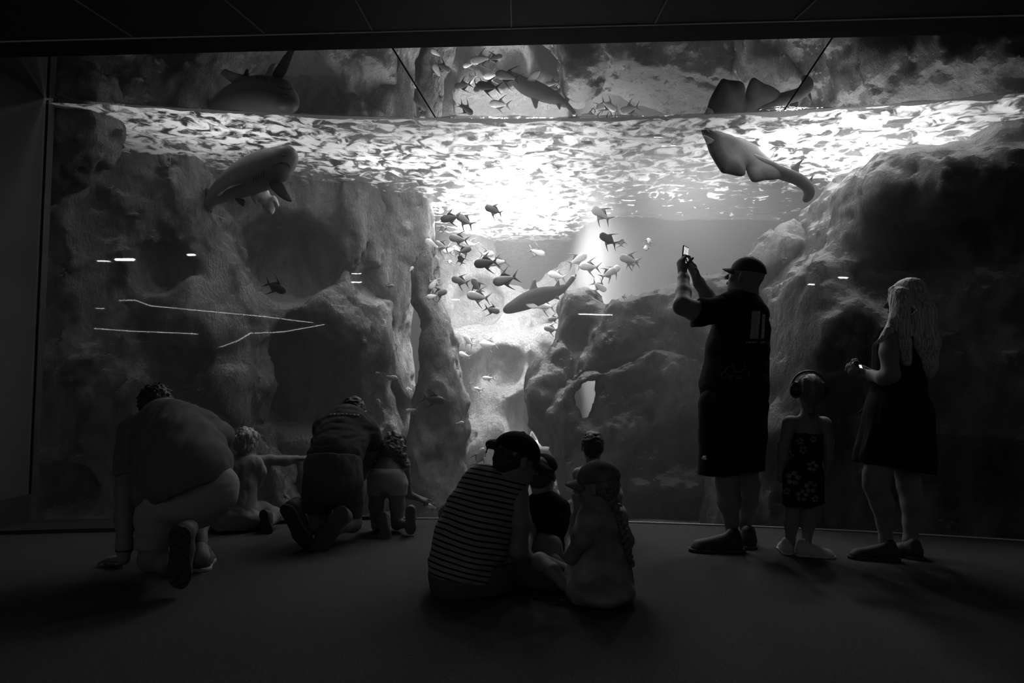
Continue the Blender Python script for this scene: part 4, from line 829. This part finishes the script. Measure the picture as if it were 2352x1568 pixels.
# ================================================================ dark-haired boy sitting at the window
g = Fig(4.9); p = g.p
f = Field(.018)
g.ch(f, (1368, 1180, 0, 40), (1366, 1120, 0, 34), (1364, 1090, 0, 30)); g.ch(f, (1330, 1088, 0, 15), (1398, 1090, 0, 15)); g.ch(f, (1398, 1092, 0, 14), (1416, 1140, -.02, 12), (1422, 1180, .0, 10)); g.ch(f, (1332, 1092, 0, 14), (1325, 1140, .05, 11), (1312, 1160, .16, 9)); g.ch(f, (1350, 1188, 0, 30), (1318, 1168, .05, 20), (1306, 1195, .0, 15)); g.ch(f, (1385, 1188, 0, 30), (1420, 1178, .05, 18), (1428, 1200, 0, 13))
hc = p(1361, 1026, 0); HF = (.0, 1, .05); HS = .20
add_head(f, hc, HF, HS, neck=p(1362, 1082, 0), neck_r=.038); g.body(f, M['skin'], 'dark-haired bareheaded boy sitting behind the girl in the cap', .0055)
f = Field(.02); g.ch(f, (1368, 1185, 0, 46), (1366, 1130, 0, 41), (1364, 1096, 0, 38)); g.ch(f, (1334, 1092, 0, 20), (1396, 1094, 0, 20)); g.ch(f, (1398, 1096, 0, 19), (1414, 1135, -.02, 18)); f.fn(folds(.009, 11, 61)).cut((0, 0, .004), (0, 0, -1)); g.part('shirt', f, M['cloth_light'])
f = Field(.02); g.ch(f, (1350, 1192, 0, 34), (1322, 1174, .05, 25), (1308, 1190, .0, 20)); f.fn(folds(.006, 11, 62)).cut((0, 0, .004), (0, 0, -1)); g.part('shorts', f, M['cloth_light'])
f = Field(.01); add_hair(f, hc, HF, HS, grow=1.10); f.fn(folds(.007, 45, 63)); g.part('hair', f, M['hair_dark'], .005)
# ================================================================ girl with cap and long braid
g = Fig(3.50); p = g.p
f = Field(.022)
g.ch(f, (1378, 1320, 0, 56), (1380, 1260, 0, 48), (1382, 1200, 0, 42)); g.ch(f, (1352, 1182, -.0, 24), (1412, 1186, .04, 24)); g.ch(f, (1352, 1190, -.04, 24), (1336, 1240, -.10, 20), (1312, 1278, -.04, 16), (1310, 1240, .12, 12), (1322, 1190, .16, 10), (1328, 1172, .14, 10))
g.ch(f, (1412, 1190, .04, 22), (1438, 1240, .06, 17), (1432, 1290, .12, 14)); g.ch(f, (1370, 1340, 0, 42), (1310, 1330, .12, 28), (1240, 1290, .1, 20)); g.ch(f, (1240, 1290, .1, 19), (1270, 1310, .0, 16), (1300, 1345, -.05, 14)); g.ch(f, (1390, 1340, .1, 42), (1330, 1350, .35, 26))
hc = p(1372, 1118, .0); HF = (-.93, .36, -.08); HS = .225
add_head(f, hc, HF, HS, neck=p(1385, 1178, .0), neck_r=.046); add_hand(f, p(1328, 1170, .14), (-.1, .0, 1), (.7, .3, .2), .14, side=1, curl=(.5, .6, .8, .9), k=.004)
g.body(f, M['skin'], 'girl in patterned dress and cap with a long braid sitting on the floor', .0055)
f = Field(.03); g.ch(f, (1378, 1325, 0, 70), (1380, 1270, 0, 60), (1382, 1215, 0, 52)); g.ch(f, (1352, 1192, -.0, 30), (1410, 1194, .04, 30)); g.ch(f, (1352, 1192, -.04, 30), (1338, 1232, -.09, 28)); g.el(f, 1375, 1345, 0, 82, .27, 36); g.el(f, 1330, 1330, .02, 36, .16, 40); g.ch(f, (1412, 1195, .04, 28), (1428, 1225, .05, 25)); f.fn(folds(.012, 8, 71, (.9, .9, 1))).cut((0, 0, .004), (0, 0, -1)); g.part('dress', f, mat('tie_dye_cloth', .26, .95, .1, vary=(6, .55)))
cap_mesh(g, hc, HF, HS * 1.06, (0, -.05, 1), mat('cap_fabric', .14, .9, .1, vary=(14, .4)), brim=.30)
f = Field(.01); add_hair(f, hc, HF, HS, grow=1.04); f.fn(folds(.005, 50, 72)); 
br = [(1405 + 0 * i + 46 * (i / 22) ** .8, 1140 + 158 * i / 22, -.03 - .05 * math.sin(i / 22 * PI)) for i in range(23)]
for i, (a, b_, c) in enumerate(br): g.el(f, a + (3.5 if i % 2 else -3.5), b_, c, 9 - i * .14, .02, 8, 25 if i % 2 else -25)
g.ch(f, (1392, 1125, 0, 22), (1408, 1150, -.02, 12)); g.part('hair', f, M['hair_mid'], .004)
# ================================================================ animals of the tank
def skin_mat(name, back, belly, rough=.5, vary=0.0):
    m = bpy.data.materials.new(name); m.use_nodes = True; nt = m.node_tree; N = nt.nodes; L = nt.links; b = N['Principled BSDF']; b.inputs['Roughness'].default_value = rough
    tc = N.new('ShaderNodeTexCoord'); sx = N.new('ShaderNodeSeparateXYZ'); L.new(tc.outputs['Normal'], sx.inputs[0])
    r = N.new('ShaderNodeMapRange'); r.inputs[1].default_value = -.35; r.inputs[2].default_value = .05; r.inputs[3].default_value = belly; r.inputs[4].default_value = back; L.new(sx.outputs[2], r.inputs[0])
    L.new(r.outputs[0], b.inputs['Base Color']); return m
M['shark'] = skin_mat('shark_skin', .06, .24); M['shark_dark'] = skin_mat('dark_shark_skin', .025, .05, .9); M['shark_dark'].node_tree.nodes['Principled BSDF'].inputs['Specular IOR Level'].default_value = .05; M['shark_pale'] = skin_mat('pale_shark_skin', .5, .7)
M['fin'] = mat('shark_fin', .06, .6, .3); M['fin_pale'] = mat('pale_fin', .5, .6, .3); M['ray'] = mat('ray_skin', .09, .6, .3, vary=(9, .5))
def crom(pts, n=4, closed=True):
    """rounds a run of points (any tuples) with a Catmull-Rom curve"""
    A = np.array([list(q) for q in pts], float); N = len(A); out = []
    for i in range(N if closed else N - 1):
        p = [A[(i + k) % N] if closed else A[min(max(i + k, 0), N - 1)] for k in (-1, 0, 1, 2)]
        for j in range(n):
            t = j / n; out.append(.5 * (2 * p[1] + (p[2] - p[0]) * t + (2 * p[0] - 5 * p[1] + 4 * p[2] - p[3]) * t * t + (3 * p[1] - p[0] - 3 * p[2] + p[3]) * t ** 3))
    if not closed: out.append(A[-1])
    return out
def plate(pts, thick, name='fin', parent=None, m=None, h=None):
    """a fin or disc: closed outline, full in the middle and thinning to the rim"""
    pts = [Vector(q) for q in pts]; c = sum(pts, Vector()) / len(pts); n = Vector()
    for a, b in zip(pts, pts[1:] + pts[:1]): n += (a - c).cross(b - c)
    n.normalize(); u = max(pts, key=lambda q: (q - c).length) - c; u = (u - n * u.dot(n)).normalized(); v = n.cross(u)
    P2 = [((q - c).dot(u), (q - c).dot(v)) for q in pts]; P2 = [tuple(q) for q in crom(P2, 4)]
    W = np.array([[(q - c).dot(u), (q - c).dot(v), (q - c).dot(n)] for q in pts])        # gentle bend following the outline
    lo, hi = np.min(P2, 0), np.max(P2, 0); size = max(hi - lo); h = h or max(.0035, min(.009, size / 60)); th = max(thick, 2.6 * h)
    gx, gy = [np.arange(lo[i] - 3 * h, hi[i] + 3.5 * h, h) for i in (0, 1)]; gz = np.arange(-th * .5 - 3 * h, th * .5 + 3.5 * h, h)
    GX, GY_ = np.meshgrid(gx, gy, indexing='ij'); D = poly_sd(GX, GY_, P2); e = size * .16
    half = th * .5 * (1 - (1 - np.clip(-D / e, 0, 1)) ** 2) ** .6
    F = np.maximum(D[:, :, None], np.abs(gz)[None, None, :] - np.maximum(half, .7 * h)[:, :, None]).astype(np.float32)
    V, Q = surfnet(F, (gx[0], gy[0], gz[0]), h)
    d2 = (V[:, None, 0] - W[None, :, 0]) ** 2 + (V[:, None, 1] - W[None, :, 1]) ** 2; wt = 1 / (d2 + (size * .12) ** 2) ** 2; V[:, 2] += (wt * W[None, :, 2]).sum(1) / wt.sum(1)
    V = np.array(c)[None] + V[:, :1] * np.array(u) + V[:, 1:2] * np.array(v) + V[:, 2:] * np.array(n)
    return link(name, mesh_of(name, V, Q), m, parent)
def swimmer(name, label, cat, y, spine, m, h=.008, k=.05, extra=None, squash=None):
    g = Fig(y); f = Field(k); g.ch(f, *crom(spine, 4, False))
    if extra: extra(g, f)
    o = link(name, f.mesh(name, h), m); tag(o, label, cat); g.obj = o; return g
def fin(g, *js, t=.02, m='fin', name='fin'): return plate([g.p(*j) for j in js], t, name, g.obj, M[m])
# large shark, upper left
g = swimmer('shark', 'large heavy-bodied shark gliding near the surface at the upper left', 'shark', 5.75,
    [(664, 356, -.05, 13), (648, 370, -.03, 27), (612, 388, .02, 38), (572, 405, .12, 37), (535, 425, .28, 29), (505, 443, .45, 19), (484, 462, .62, 9), (478, 478, .72, 5)], M['shark'],
    extra=lambda g, f: (g.el(f, 655, 352, -.05, 18, .06, 9, -5), g.el(f, 640, 392, -.02, 26, .07, 20, -35)))
fin(g, (618, 422, -.03), (645, 416, -.05), (660, 440, -.12), (671, 462, -.2), (655, 460, -.16), (632, 444, -.08)); fin(g, (577, 415, -.02), (520, 438, .0), (506, 452, .05), (500, 447, .1), (545, 418, .08), m='fin'); fin(g, (540, 455, .2), (562, 458, .2), (560, 474, .15), (548, 467, .2))
fin(g, (484, 452, .6), (492, 470, .7), (483, 494, .78), (474, 478, .75), (470, 440, .65), (476, 432, .6), name='tail_fin')
bpy.context.view_layer.update()
def skin_mark(ob, pts, name, t=.008, m='fin'):
    q = []
    for x, y in pts: l, n_ = on_surf(ob, x, y); q.append(l)
    return plate(q, t, name, ob, M[m])
skin_mark(g.obj, [(618, 384), (636, 374), (652, 371), (664, 377), (667, 388), (660, 380), (648, 377), (634, 379)], 'mouth', .012)
l_, n_ = on_surf(g.obj, 652, 357); f = Field(.01); f.ell(l_, (.010, .010, .010)); g.part('eye', f, mat('eye_dark', .01, .2, .6), .003)
for i in range(5): skin_mark(g.obj, [(606 - i * 6, 390 + i * 3), (608 - i * 6, 398 + i * 3), (606 - i * 6, 409 + i * 3), (604 - i * 6, 400 + i * 3)], 'gill_slit')
# whitetip in the middle
g = swimmer('shark', 'slender dark shark with white fin tips crossing the bright gap', 'shark', 7.6,
    [(1162, 712, -.06, 5), (1176, 706, -.04, 9.5), (1200, 695, 0, 15), (1225, 685, 0, 17), (1250, 677, .02, 15), (1272, 671, .04, 10), (1288, 665, .06, 5.5), (1297, 660, .07, 4)], M['shark_dark'], h=.009, k=.04)
fin(g, (1212, 680, 0), (1219, 656, 0), (1225, 642, 0), (1231, 643, 0), (1233, 656, 0), (1242, 674, 0), t=.02); fin(g, (1262, 670, .03), (1273, 657, .03), (1283, 642, .03), (1286, 654, .03), (1289, 667, .03), t=.015)
fin(g, (1288, 664, .06), (1300, 649, .06), (1313, 634, .06), (1324, 629, .06), (1321, 641, .06), (1309, 657, .06), (1299, 667, .06), t=.016, name='tail_fin'); fin(g, (1290, 662, .06), (1302, 664, .06), (1308, 676, .06), (1311, 691, .06), (1303, 686, .06), (1294, 672, .06), t=.016, name='tail_fin')
fin(g, (1205, 698, -.07), (1222, 695, -.07), (1238, 706, -.2), (1220, 708, -.16), t=.014); fin(g, (1262, 682, .0), (1278, 676, .0), (1286, 688, .0), (1276, 686, .0), t=.012); fin(g, (1312, 634, .056), (1320, 632, .056), (1323, 640, .056), (1318, 637, .056), t=.018, m='fin_pale', name='fin_tip')
# pale shark behind the arch
g = swimmer('shark', 'pale shark behind the striped woman and the dark arch rock', 'shark', 8.15,
    [(1180, 1045, 0, 6), (1212, 1032, 0, 13), (1240, 1031, 0, 18), (1266, 1036, 0, 18), (1300, 1048, .1, 14), (1330, 1052, .1, 7)], M['shark_pale'], h=.012, k=.04)
fin(g, (1216, 1020, 0), (1217, 1000, 0), (1222, 990, 0), (1231, 1003, 0), (1240, 1017, 0), t=.03, m='fin_pale'); fin(g, (1245, 1040, -.08), (1262, 1042, -.08), (1275, 1066, -.15), (1255, 1056, -.1), t=.02, m='fin_pale')
# guitarfish
g = Fig(5.72); gp = lambda x, yy, d=0: g.p(x, yy, d)
out = [(1608, 290, -.1), (1614, 289, -.1), (1640, 295, -.05), (1662, 300, 0), (1700, 316, .1), (1722, 328, .15), (1737, 337, .18), (1743, 347, .16), (1756, 358, .14), (1775, 372, .1), (1800, 395, .05), (1795, 408, .0), (1776, 412, -.05), (1757, 413, -.08), (1737, 417, -.12), (1727, 413, -.12), (1720, 402, -.1), (1716, 393, -.08), (1710, 389, -.05), (1712, 398, -.1), (1708, 404, -.12), (1700, 405, -.14), (1688, 402, -.16), (1672, 399, -.18), (1660, 397, -.2), (1652, 386, -.2), (1641, 365, -.2), (1630, 348, -.18), (1620, 322, -.14), (1611, 303, -.12)]
disc = plate([gp(*q) for q in out], .09, 'guitarfish', None, M['ray']); tag(disc, 'guitarfish with pointed snout seen from below near the surface', 'ray'); g.obj = disc
f = Field(.03); g.ch(f, *crom([(1625, 312, -.04, 5), (1670, 345, .0, 13), (1720, 366, .03, 14), (1765, 385, .03, 14), (1800, 399, .03, 12), (1830, 410, .04, 11), (1848, 422, .05, 9.5), (1858, 435, .06, 8), (1858, 448, .07, 7), (1850, 459, .08, 4)], 4, False)); g.part('tail', f, M['ray'], .007)
fin(g, (1814, 389, .05), (1846, 364, .1), (1836, 382, .08), (1834, 400, .06), t=.012); fin(g, (1856, 417, .05), (1868, 401, .08), (1866, 411, .07), (1863, 423, .06), t=.01); fin(g, (1846, 438, .06), (1850, 452, .08), (1855, 450, .07), (1857, 440, .06), t=.01, name='tail_fin')
fin(g, (1605, 290, -.12), (1614, 290, -.12), (1628, 302, -.13), (1626, 308, -.14), (1612, 302, -.13), t=.03, name='snout'); fin(g, (1616, 310, -.18), (1640, 322, -.18), (1628, 332, -.19), (1622, 328, -.18), t=.012, m='fin_pale', name='snout_patch')
# ---- shoal
PALE, MID, DARK = mat('pale_fish', .8, .45, .5, vary=(25, .3)), mat('grey_fish', .2, .45, .5, vary=(25, .4)), mat('dark_fish', .04, .5, .4)  # the dark copy puts the backlit look of silver fish into the colour
FP = mat('pale_fish_fin', .3, .5, .3)
def fish_body_mesh():
    V, Fc = [], []; n = 14; s = 12
    for i in range(n + 1):
        t = i / n; x = .5 - t; hh = .23 * (math.sin(PI * min(1, t ** .62)) ** .75 if 0 < t < 1 else 0) + .025 * (t > .8); hw = hh * .38 + .002; hh += .002
        for k in range(s): a = 2 * PI * k / s; V.append((x, math.cos(a) * hw, math.sin(a) * hh))
    for i in range(n):
        for k in range(s): a, b = i * s + k, i * s + (k + 1) % s; Fc.append((a, b, b + s, a + s))
    Fc += [tuple(range(s))[::-1], tuple(n * s + k for k in range(s))]
    return mesh_of('fish', V, Fc)
def flat(pts, t=.012):
    k = len(pts); V = [(x, t, z) for x, z in pts] + [(x, -t, z) for x, z in pts]
    return mesh_of('fish_fin', V, [tuple(range(k)), tuple(range(k, 2 * k))[::-1]] + [(i, (i + 1) % k, (i + 1) % k + k, i + k)[::-1] for i in range(k)])
FB = fish_body_mesh(); FD = flat([(.12, .20), (-.02, .33), (-.30, .52), (-.48, .62), (-.29, .475), (-.13, .31), (-.40, .10), (-.30, .08), (0, .18)]); FA = flat([(.02, -.21), (-.10, -.34), (-.34, -.54), (-.46, -.60), (-.32, -.47), (-.18, -.30), (-.40, -.08), (-.30, -.08), (0, -.18)])
FT = flat([(-.44, .05), (-.62, .20), (-.80, .34), (-.66, .16), (-.56, 0), (-.66, -.16), (-.80, -.34), (-.62, -.20), (-.44, -.05)]); FE, FE2 = [mesh_of('eye', [(.33 + .035 * math.cos(a) * q, (.062 + .022 * (1 - q)) * sd, .05 + .035 * math.sin(a) * q) for q in (1, .4) for a in np.linspace(0, 2 * PI, 8, endpoint=False)], [(k, (k + 1) % 8, (k + 1) % 8 + 8, k + 8) for k in range(8)] + [tuple(range(8, 16))]) for sd in (-1, 1)]
proto = {}
def fish(px, py, ln, ang, tone, label, y=7.4, yaw=0, group='long-finned silver fish of the shoal', deep=1.0):
    """ang = picture angle of the heading, 0 right, 90 up; yaw = turned towards or away"""
    bm_, fm = {'p': (PALE, FP), 'm': (MID, DARK), 'd': (DARK, DARK)}[tone]
    if tone not in proto:
        o = link('fish', FB.copy(), bm_); kids = [link(nm, me.copy(), mt_, o) for nm, me, mt_ in (('dorsal_fin', FD, fm), ('anal_fin', FA, fm), ('tail_fin', FT, fm), ('eye', FE, DARK), ('eye', FE2, DARK))]; proto[tone] = (o, kids)
    else:
        o0, k0 = proto[tone]; o = o0.copy(); C.objects.link(o)
        for c in k0:
            d = c.copy(); d.parent = o; C.objects.link(d)
    s = 1.2 * ln * y / F_PX; flip = math.cos(math.radians(ang)) < 0
    R = Matrix.Rotation(-math.radians(ang), 4, 'Y') @ Matrix.Rotation(math.radians(180) if flip else 0, 4, 'X') @ Matrix.Rotation(math.radians(yaw), 4, 'Z')
    o.matrix_world = Matrix.Translation(P(px, py, y)) @ R @ Matrix.Diagonal((s, s, s * deep, 1)); tag(o, label, 'fish', group)
L_, Rr = 'left', 'right'
for a in [
 (1031, 501, 34, 190, 'd', 'dark fish at the upper left corner of the shoal, swimming left', 7.0, 0), (1064, 503, 34, 150, 'm', 'grey fish tucked right behind the dark leading fish', 7.1, 20),
 (1131, 481, 32, 160, 'd', 'dark fish highest of the shoal, alone in the glare', 7.0, 10), (1377, 489, 38, 145, 'p', 'pale fish nose up below the glitter, right of the glare', 7.1, 0),
 (1017, 525, 22, 100, 'p', 'pale narrow fish turned end-on below the dark leading fish', 7.4, 70), (991, 560, 30, 150, 'p', 'white fish at the left rim of the shoal', 7.4, 10), (1050, 548, 32, 170, 'm', 'grey fish above the crowd over the bright rock', 7.3, 0),
 (1010, 563, 30, 160, 'm', 'grey fish beside the white one at the left rim of the shoal', 7.6, 30), (1069, 574, 28, 30, 'd', 'dark fish heading right and up in the crowd', 7.1, 30), (1058, 595, 22, 110, 'd', 'dark narrow fish pointing up under the crowd', 7.2, 55),
 (1033, 601, 18, 80, 'm', 'small grey fish turned end-on near the pillar top', 7.5, 60), (1002, 609, 24, 75, 'd', 'dark narrow fish just above the pillar', 7.2, 60), (1112, 604, 40, 188, 'd', 'largest dark fish in the middle of the shoal', 6.9, 0),
 (1140, 602, 34, 185, 'p', 'pale fish overlapped by the largest dark fish', 7.2, 0), (1121, 583, 26, 10, 'p', 'pale fish peeking over the largest dark fish', 7.5, 30), (1156, 643, 42, 195, 'm', 'grey fish with swept back fins above the dark shark', 7.0, 0),
 (1236, 580, 28, 340, 'p', 'pale fish heading right in the middle water', 7.6, 0), (1054, 644, 30, 165, 'm', 'grey fish with striped head low in the shoal', 7.2, 10), (995, 653, 26, 240, 'p', 'pale fish diving in front of the pillar', 7.0, 20),
 (991, 681, 24, 200, 'p', 'round bright fish in front of the pillar', 6.9, 40), (1012, 672, 28, 20, 'm', 'grey fish beside the round bright fish', 7.1, 20), (1093, 653, 28, 120, 'm', 'grey fish curling upward low in the shoal', 7.3, 20),
 (1094, 680, 38, 170, 'p', 'pale fish with dark lower fin ahead of the shark snout', 7.0, 0), (1133, 712, 26, 345, 'm', 'grey fish nose to nose with the dark shark', 7.2, 0), (1247, 701, 34, 170, 'p', 'pale fish under the belly of the dark shark', 7.9, 0),
 (1276, 632, 30, 165, 'p', 'pale fish above the tail of the dark shark', 7.9, 0), (1330, 594, 34, 30, 'p', 'pale fish climbing right above the rock ridge', 7.6, 0), (1350, 612, 34, 175, 'p', 'pale fish heading left under the climbing one', 7.5, 0),
 (1394, 548, 34, 150, 'd', 'dark fish in the open water right of the glare', 7.1, 10), (1427, 556, 22, 95, 'p', 'pale narrow fish beside the dark one in open water', 7.3, 65), (1490, 553, 22, 70, 'p', 'upper of two pale narrow fish furthest to the right', 7.2, 50),
 (1483, 569, 22, 250, 'p', 'lower of two pale narrow fish furthest to the right', 7.2, 50), (1442, 595, 34, 165, 'p', 'pale fish hanging over the rock ridge', 7.2, 0), (1455, 602, 24, 20, 'p', 'pale fish overlapping the one over the ridge, facing right', 7.35, 10),
 (1400, 626, 30, 30, 'p', 'pale fish in the left half of a pair above the ridge', 7.4, 0), (1412, 620, 28, 40, 'p', 'pale fish in the right half of a pair above the ridge', 7.5, 20), (1379, 659, 28, 330, 'p', 'pale fish just above the dip of the rock ridge', 7.7, 10),
 (1433, 681, 14, 180, 'p', 'small round pale fish resting against the ridge top', 7.1, 50), (1270, 732, 20, 190, 'm', 'small grey fish at the shaded edge of the arch rock', 8.0, 10), (1263, 755, 24, 170, 'm', 'grey fish below the shark tail near the arch rock', 8.1, 0),
 (1075, 780, 24, 130, 'p', 'faint pale fish beside the pillar, upper of two', 8.3, 10), (1065, 814, 20, 160, 'p', 'faint pale fish beside the pillar, lower of two', 8.3, 10), (1120, 790, 30, 175, 'p', 'pale fish over the bright rock below the shark snout', 8.3, 0),
 (945, 617, 14, 60, 'p', 'tiny pale fish left of the pillar top', 7.0, 30), (1030, 575, 24, 200, 'p', 'pale fish half hidden in the crowd at the upper left', 7.8, 20), (1078, 560, 24, 170, 'p', 'pale fish behind the crowd near the glare', 7.9, 0), (1050, 575, 24, 140, 'p', 'pale fish crossing behind the dark one heading right', 7.9, 20),
]: fish(*a)
for a in [
 (897, 656, 16, 10, 'p', 'small bright fish in front of the hollow rock wall', 6.2, 30), (868, 856, 10, 180, 'p', 'tiny pale fish left of the pillar base', 6.3, 0), (900, 866, 22, 350, 'p', 'faint pale fish above the dark kneeling man', 6.6, 0),
 (870, 926, 20, 110, 'p', 'bright fish just above the head of the dark kneeling man', 6.1, 20), (943, 942, 20, 190, 'p', 'pale fish between the kneeling man and the pillar', 6.6, 0), (1036, 917, 20, 350, 'p', 'faint pale fish behind the dark round fish', 7.0, 0),
 (1056, 971, 16, 10, 'p', 'faint fish low on the pillar', 6.9, 0), (991, 1163, 22, 160, 'p', 'pale fish next to the pointing hand of the bending girl', 5.7, 10), (1288, 1118, 26, 185, 'p', 'pale fork-tailed fish beside the cap of the boy in black', 7.9, 0),
 (1120, 868, 20, 180, 'p', 'faint fish in the lower gap, upper of two', 8.0, 0), (1098, 893, 16, 170, 'p', 'faint fish in the lower gap, lower of two', 8.0, 0), (1103, 1046, 34, 65, 'm', 'grey fork-tailed fish left of the dark cap of the striped woman', 7.2, 10)]: fish(*a, group='single fish scattered low in the tank', deep=.85)
fish(1000, 918, 38, 350, 'd', 'dark round-bodied fish in front of the pillar', 6.6, 0, group=None, deep=.9); fish(637, 661, 36, 335, 'd', 'dark fish hovering before the round hollow on the left', 6.0, 10, group=None)
fish(1977, 943, 24, 30, 'd', 'small dark fish beside the skirt of the fair-haired woman', 5.1, 30, group=None, deep=.5)
# pale mottled ray-like fish under the large shark
g = Fig(5.95); o = plate([g.p(*q) for q in [(577, 450, 0), (612, 436, .05), (622, 448, .05), (634, 452, .02), (641, 470, 0), (637, 476, 0), (630, 468, 0), (632, 482, 0), (625, 493, -.02), (613, 490, -.02), (604, 478, 0), (598, 466, 0), (592, 463, 0), (590, 470, 0), (582, 463, 0)]], .04, 'ray', None, PALE)
tag(o, 'white mottled ray fluttering under the belly of the large shark', 'ray')
# ================================================================ lamps of the hall behind the viewer (mirrored in the curved pane)
def mirrored(px, py, z):
    """where a lamp at height z stands whose mirror image in the pane shows at this picture point"""
    o = Vector((0, 0, CAM_H)); d = P(px, py, 1) - o; a = d.x ** 2 + d.y ** 2; c = GC; b = 2 * (d.x * -c.x + d.y * -c.y); q = c.x ** 2 + c.y ** 2 - GR ** 2
    t = (-b + math.sqrt(b * b - 4 * a * q)) / (2 * a); h = o + d * t; n = Vector((h.x - c.x, h.y - c.y, 0)).normalized(); r = d - n * 2 * d.dot(n)
    return h + r * ((z - h.z) / r.z)
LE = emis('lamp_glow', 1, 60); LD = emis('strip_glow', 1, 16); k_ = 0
for (x0, y0, x1, y1, z, rad, lab) in [(268, 596, 306, 596, 2.7, .018, 'widest left ceiling lamp'), (199, 598, 252, 600, 2.7, .006, 'wavy slim lamp far left'), (432, 585, 448, 585, 2.7, .012, 'short lamp left'), (808, 628, 830, 628, 2.6, .005, 'upper slim lamp'), (808, 648, 830, 648, 2.5, .008, 'lower slim lamp'),
    (1038, 688, 1055, 688, 2.4, .010, 'middle lamp'), (1330, 721, 1405, 723, 2.2, .008, 'long slim lamp right of the middle'), (1857, 653, 1870, 653, 2.5, .009, 'short lamp right'), (1928, 637, 1945, 638, 2.6, .011, 'furthest right lamp')]:
    a, b = mirrored(x0, y0, z), mirrored(x1, y1, z); k_ += 1
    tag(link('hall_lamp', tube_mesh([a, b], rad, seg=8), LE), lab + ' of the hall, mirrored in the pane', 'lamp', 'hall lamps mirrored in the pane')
for pts, lab in [([(90, 708), (160, 708), (238, 708)], 'straight'), ([(165, 762), (215, 754), (300, 760), (420, 765), (455, 767)], 'long bent'), ([(275, 690), (310, 689), (345, 702), (450, 712), (600, 726), (720, 741)], 'longest sloping'), ([(505, 797), (545, 783), (575, 765), (650, 762), (745, 745)], 'rising')]:
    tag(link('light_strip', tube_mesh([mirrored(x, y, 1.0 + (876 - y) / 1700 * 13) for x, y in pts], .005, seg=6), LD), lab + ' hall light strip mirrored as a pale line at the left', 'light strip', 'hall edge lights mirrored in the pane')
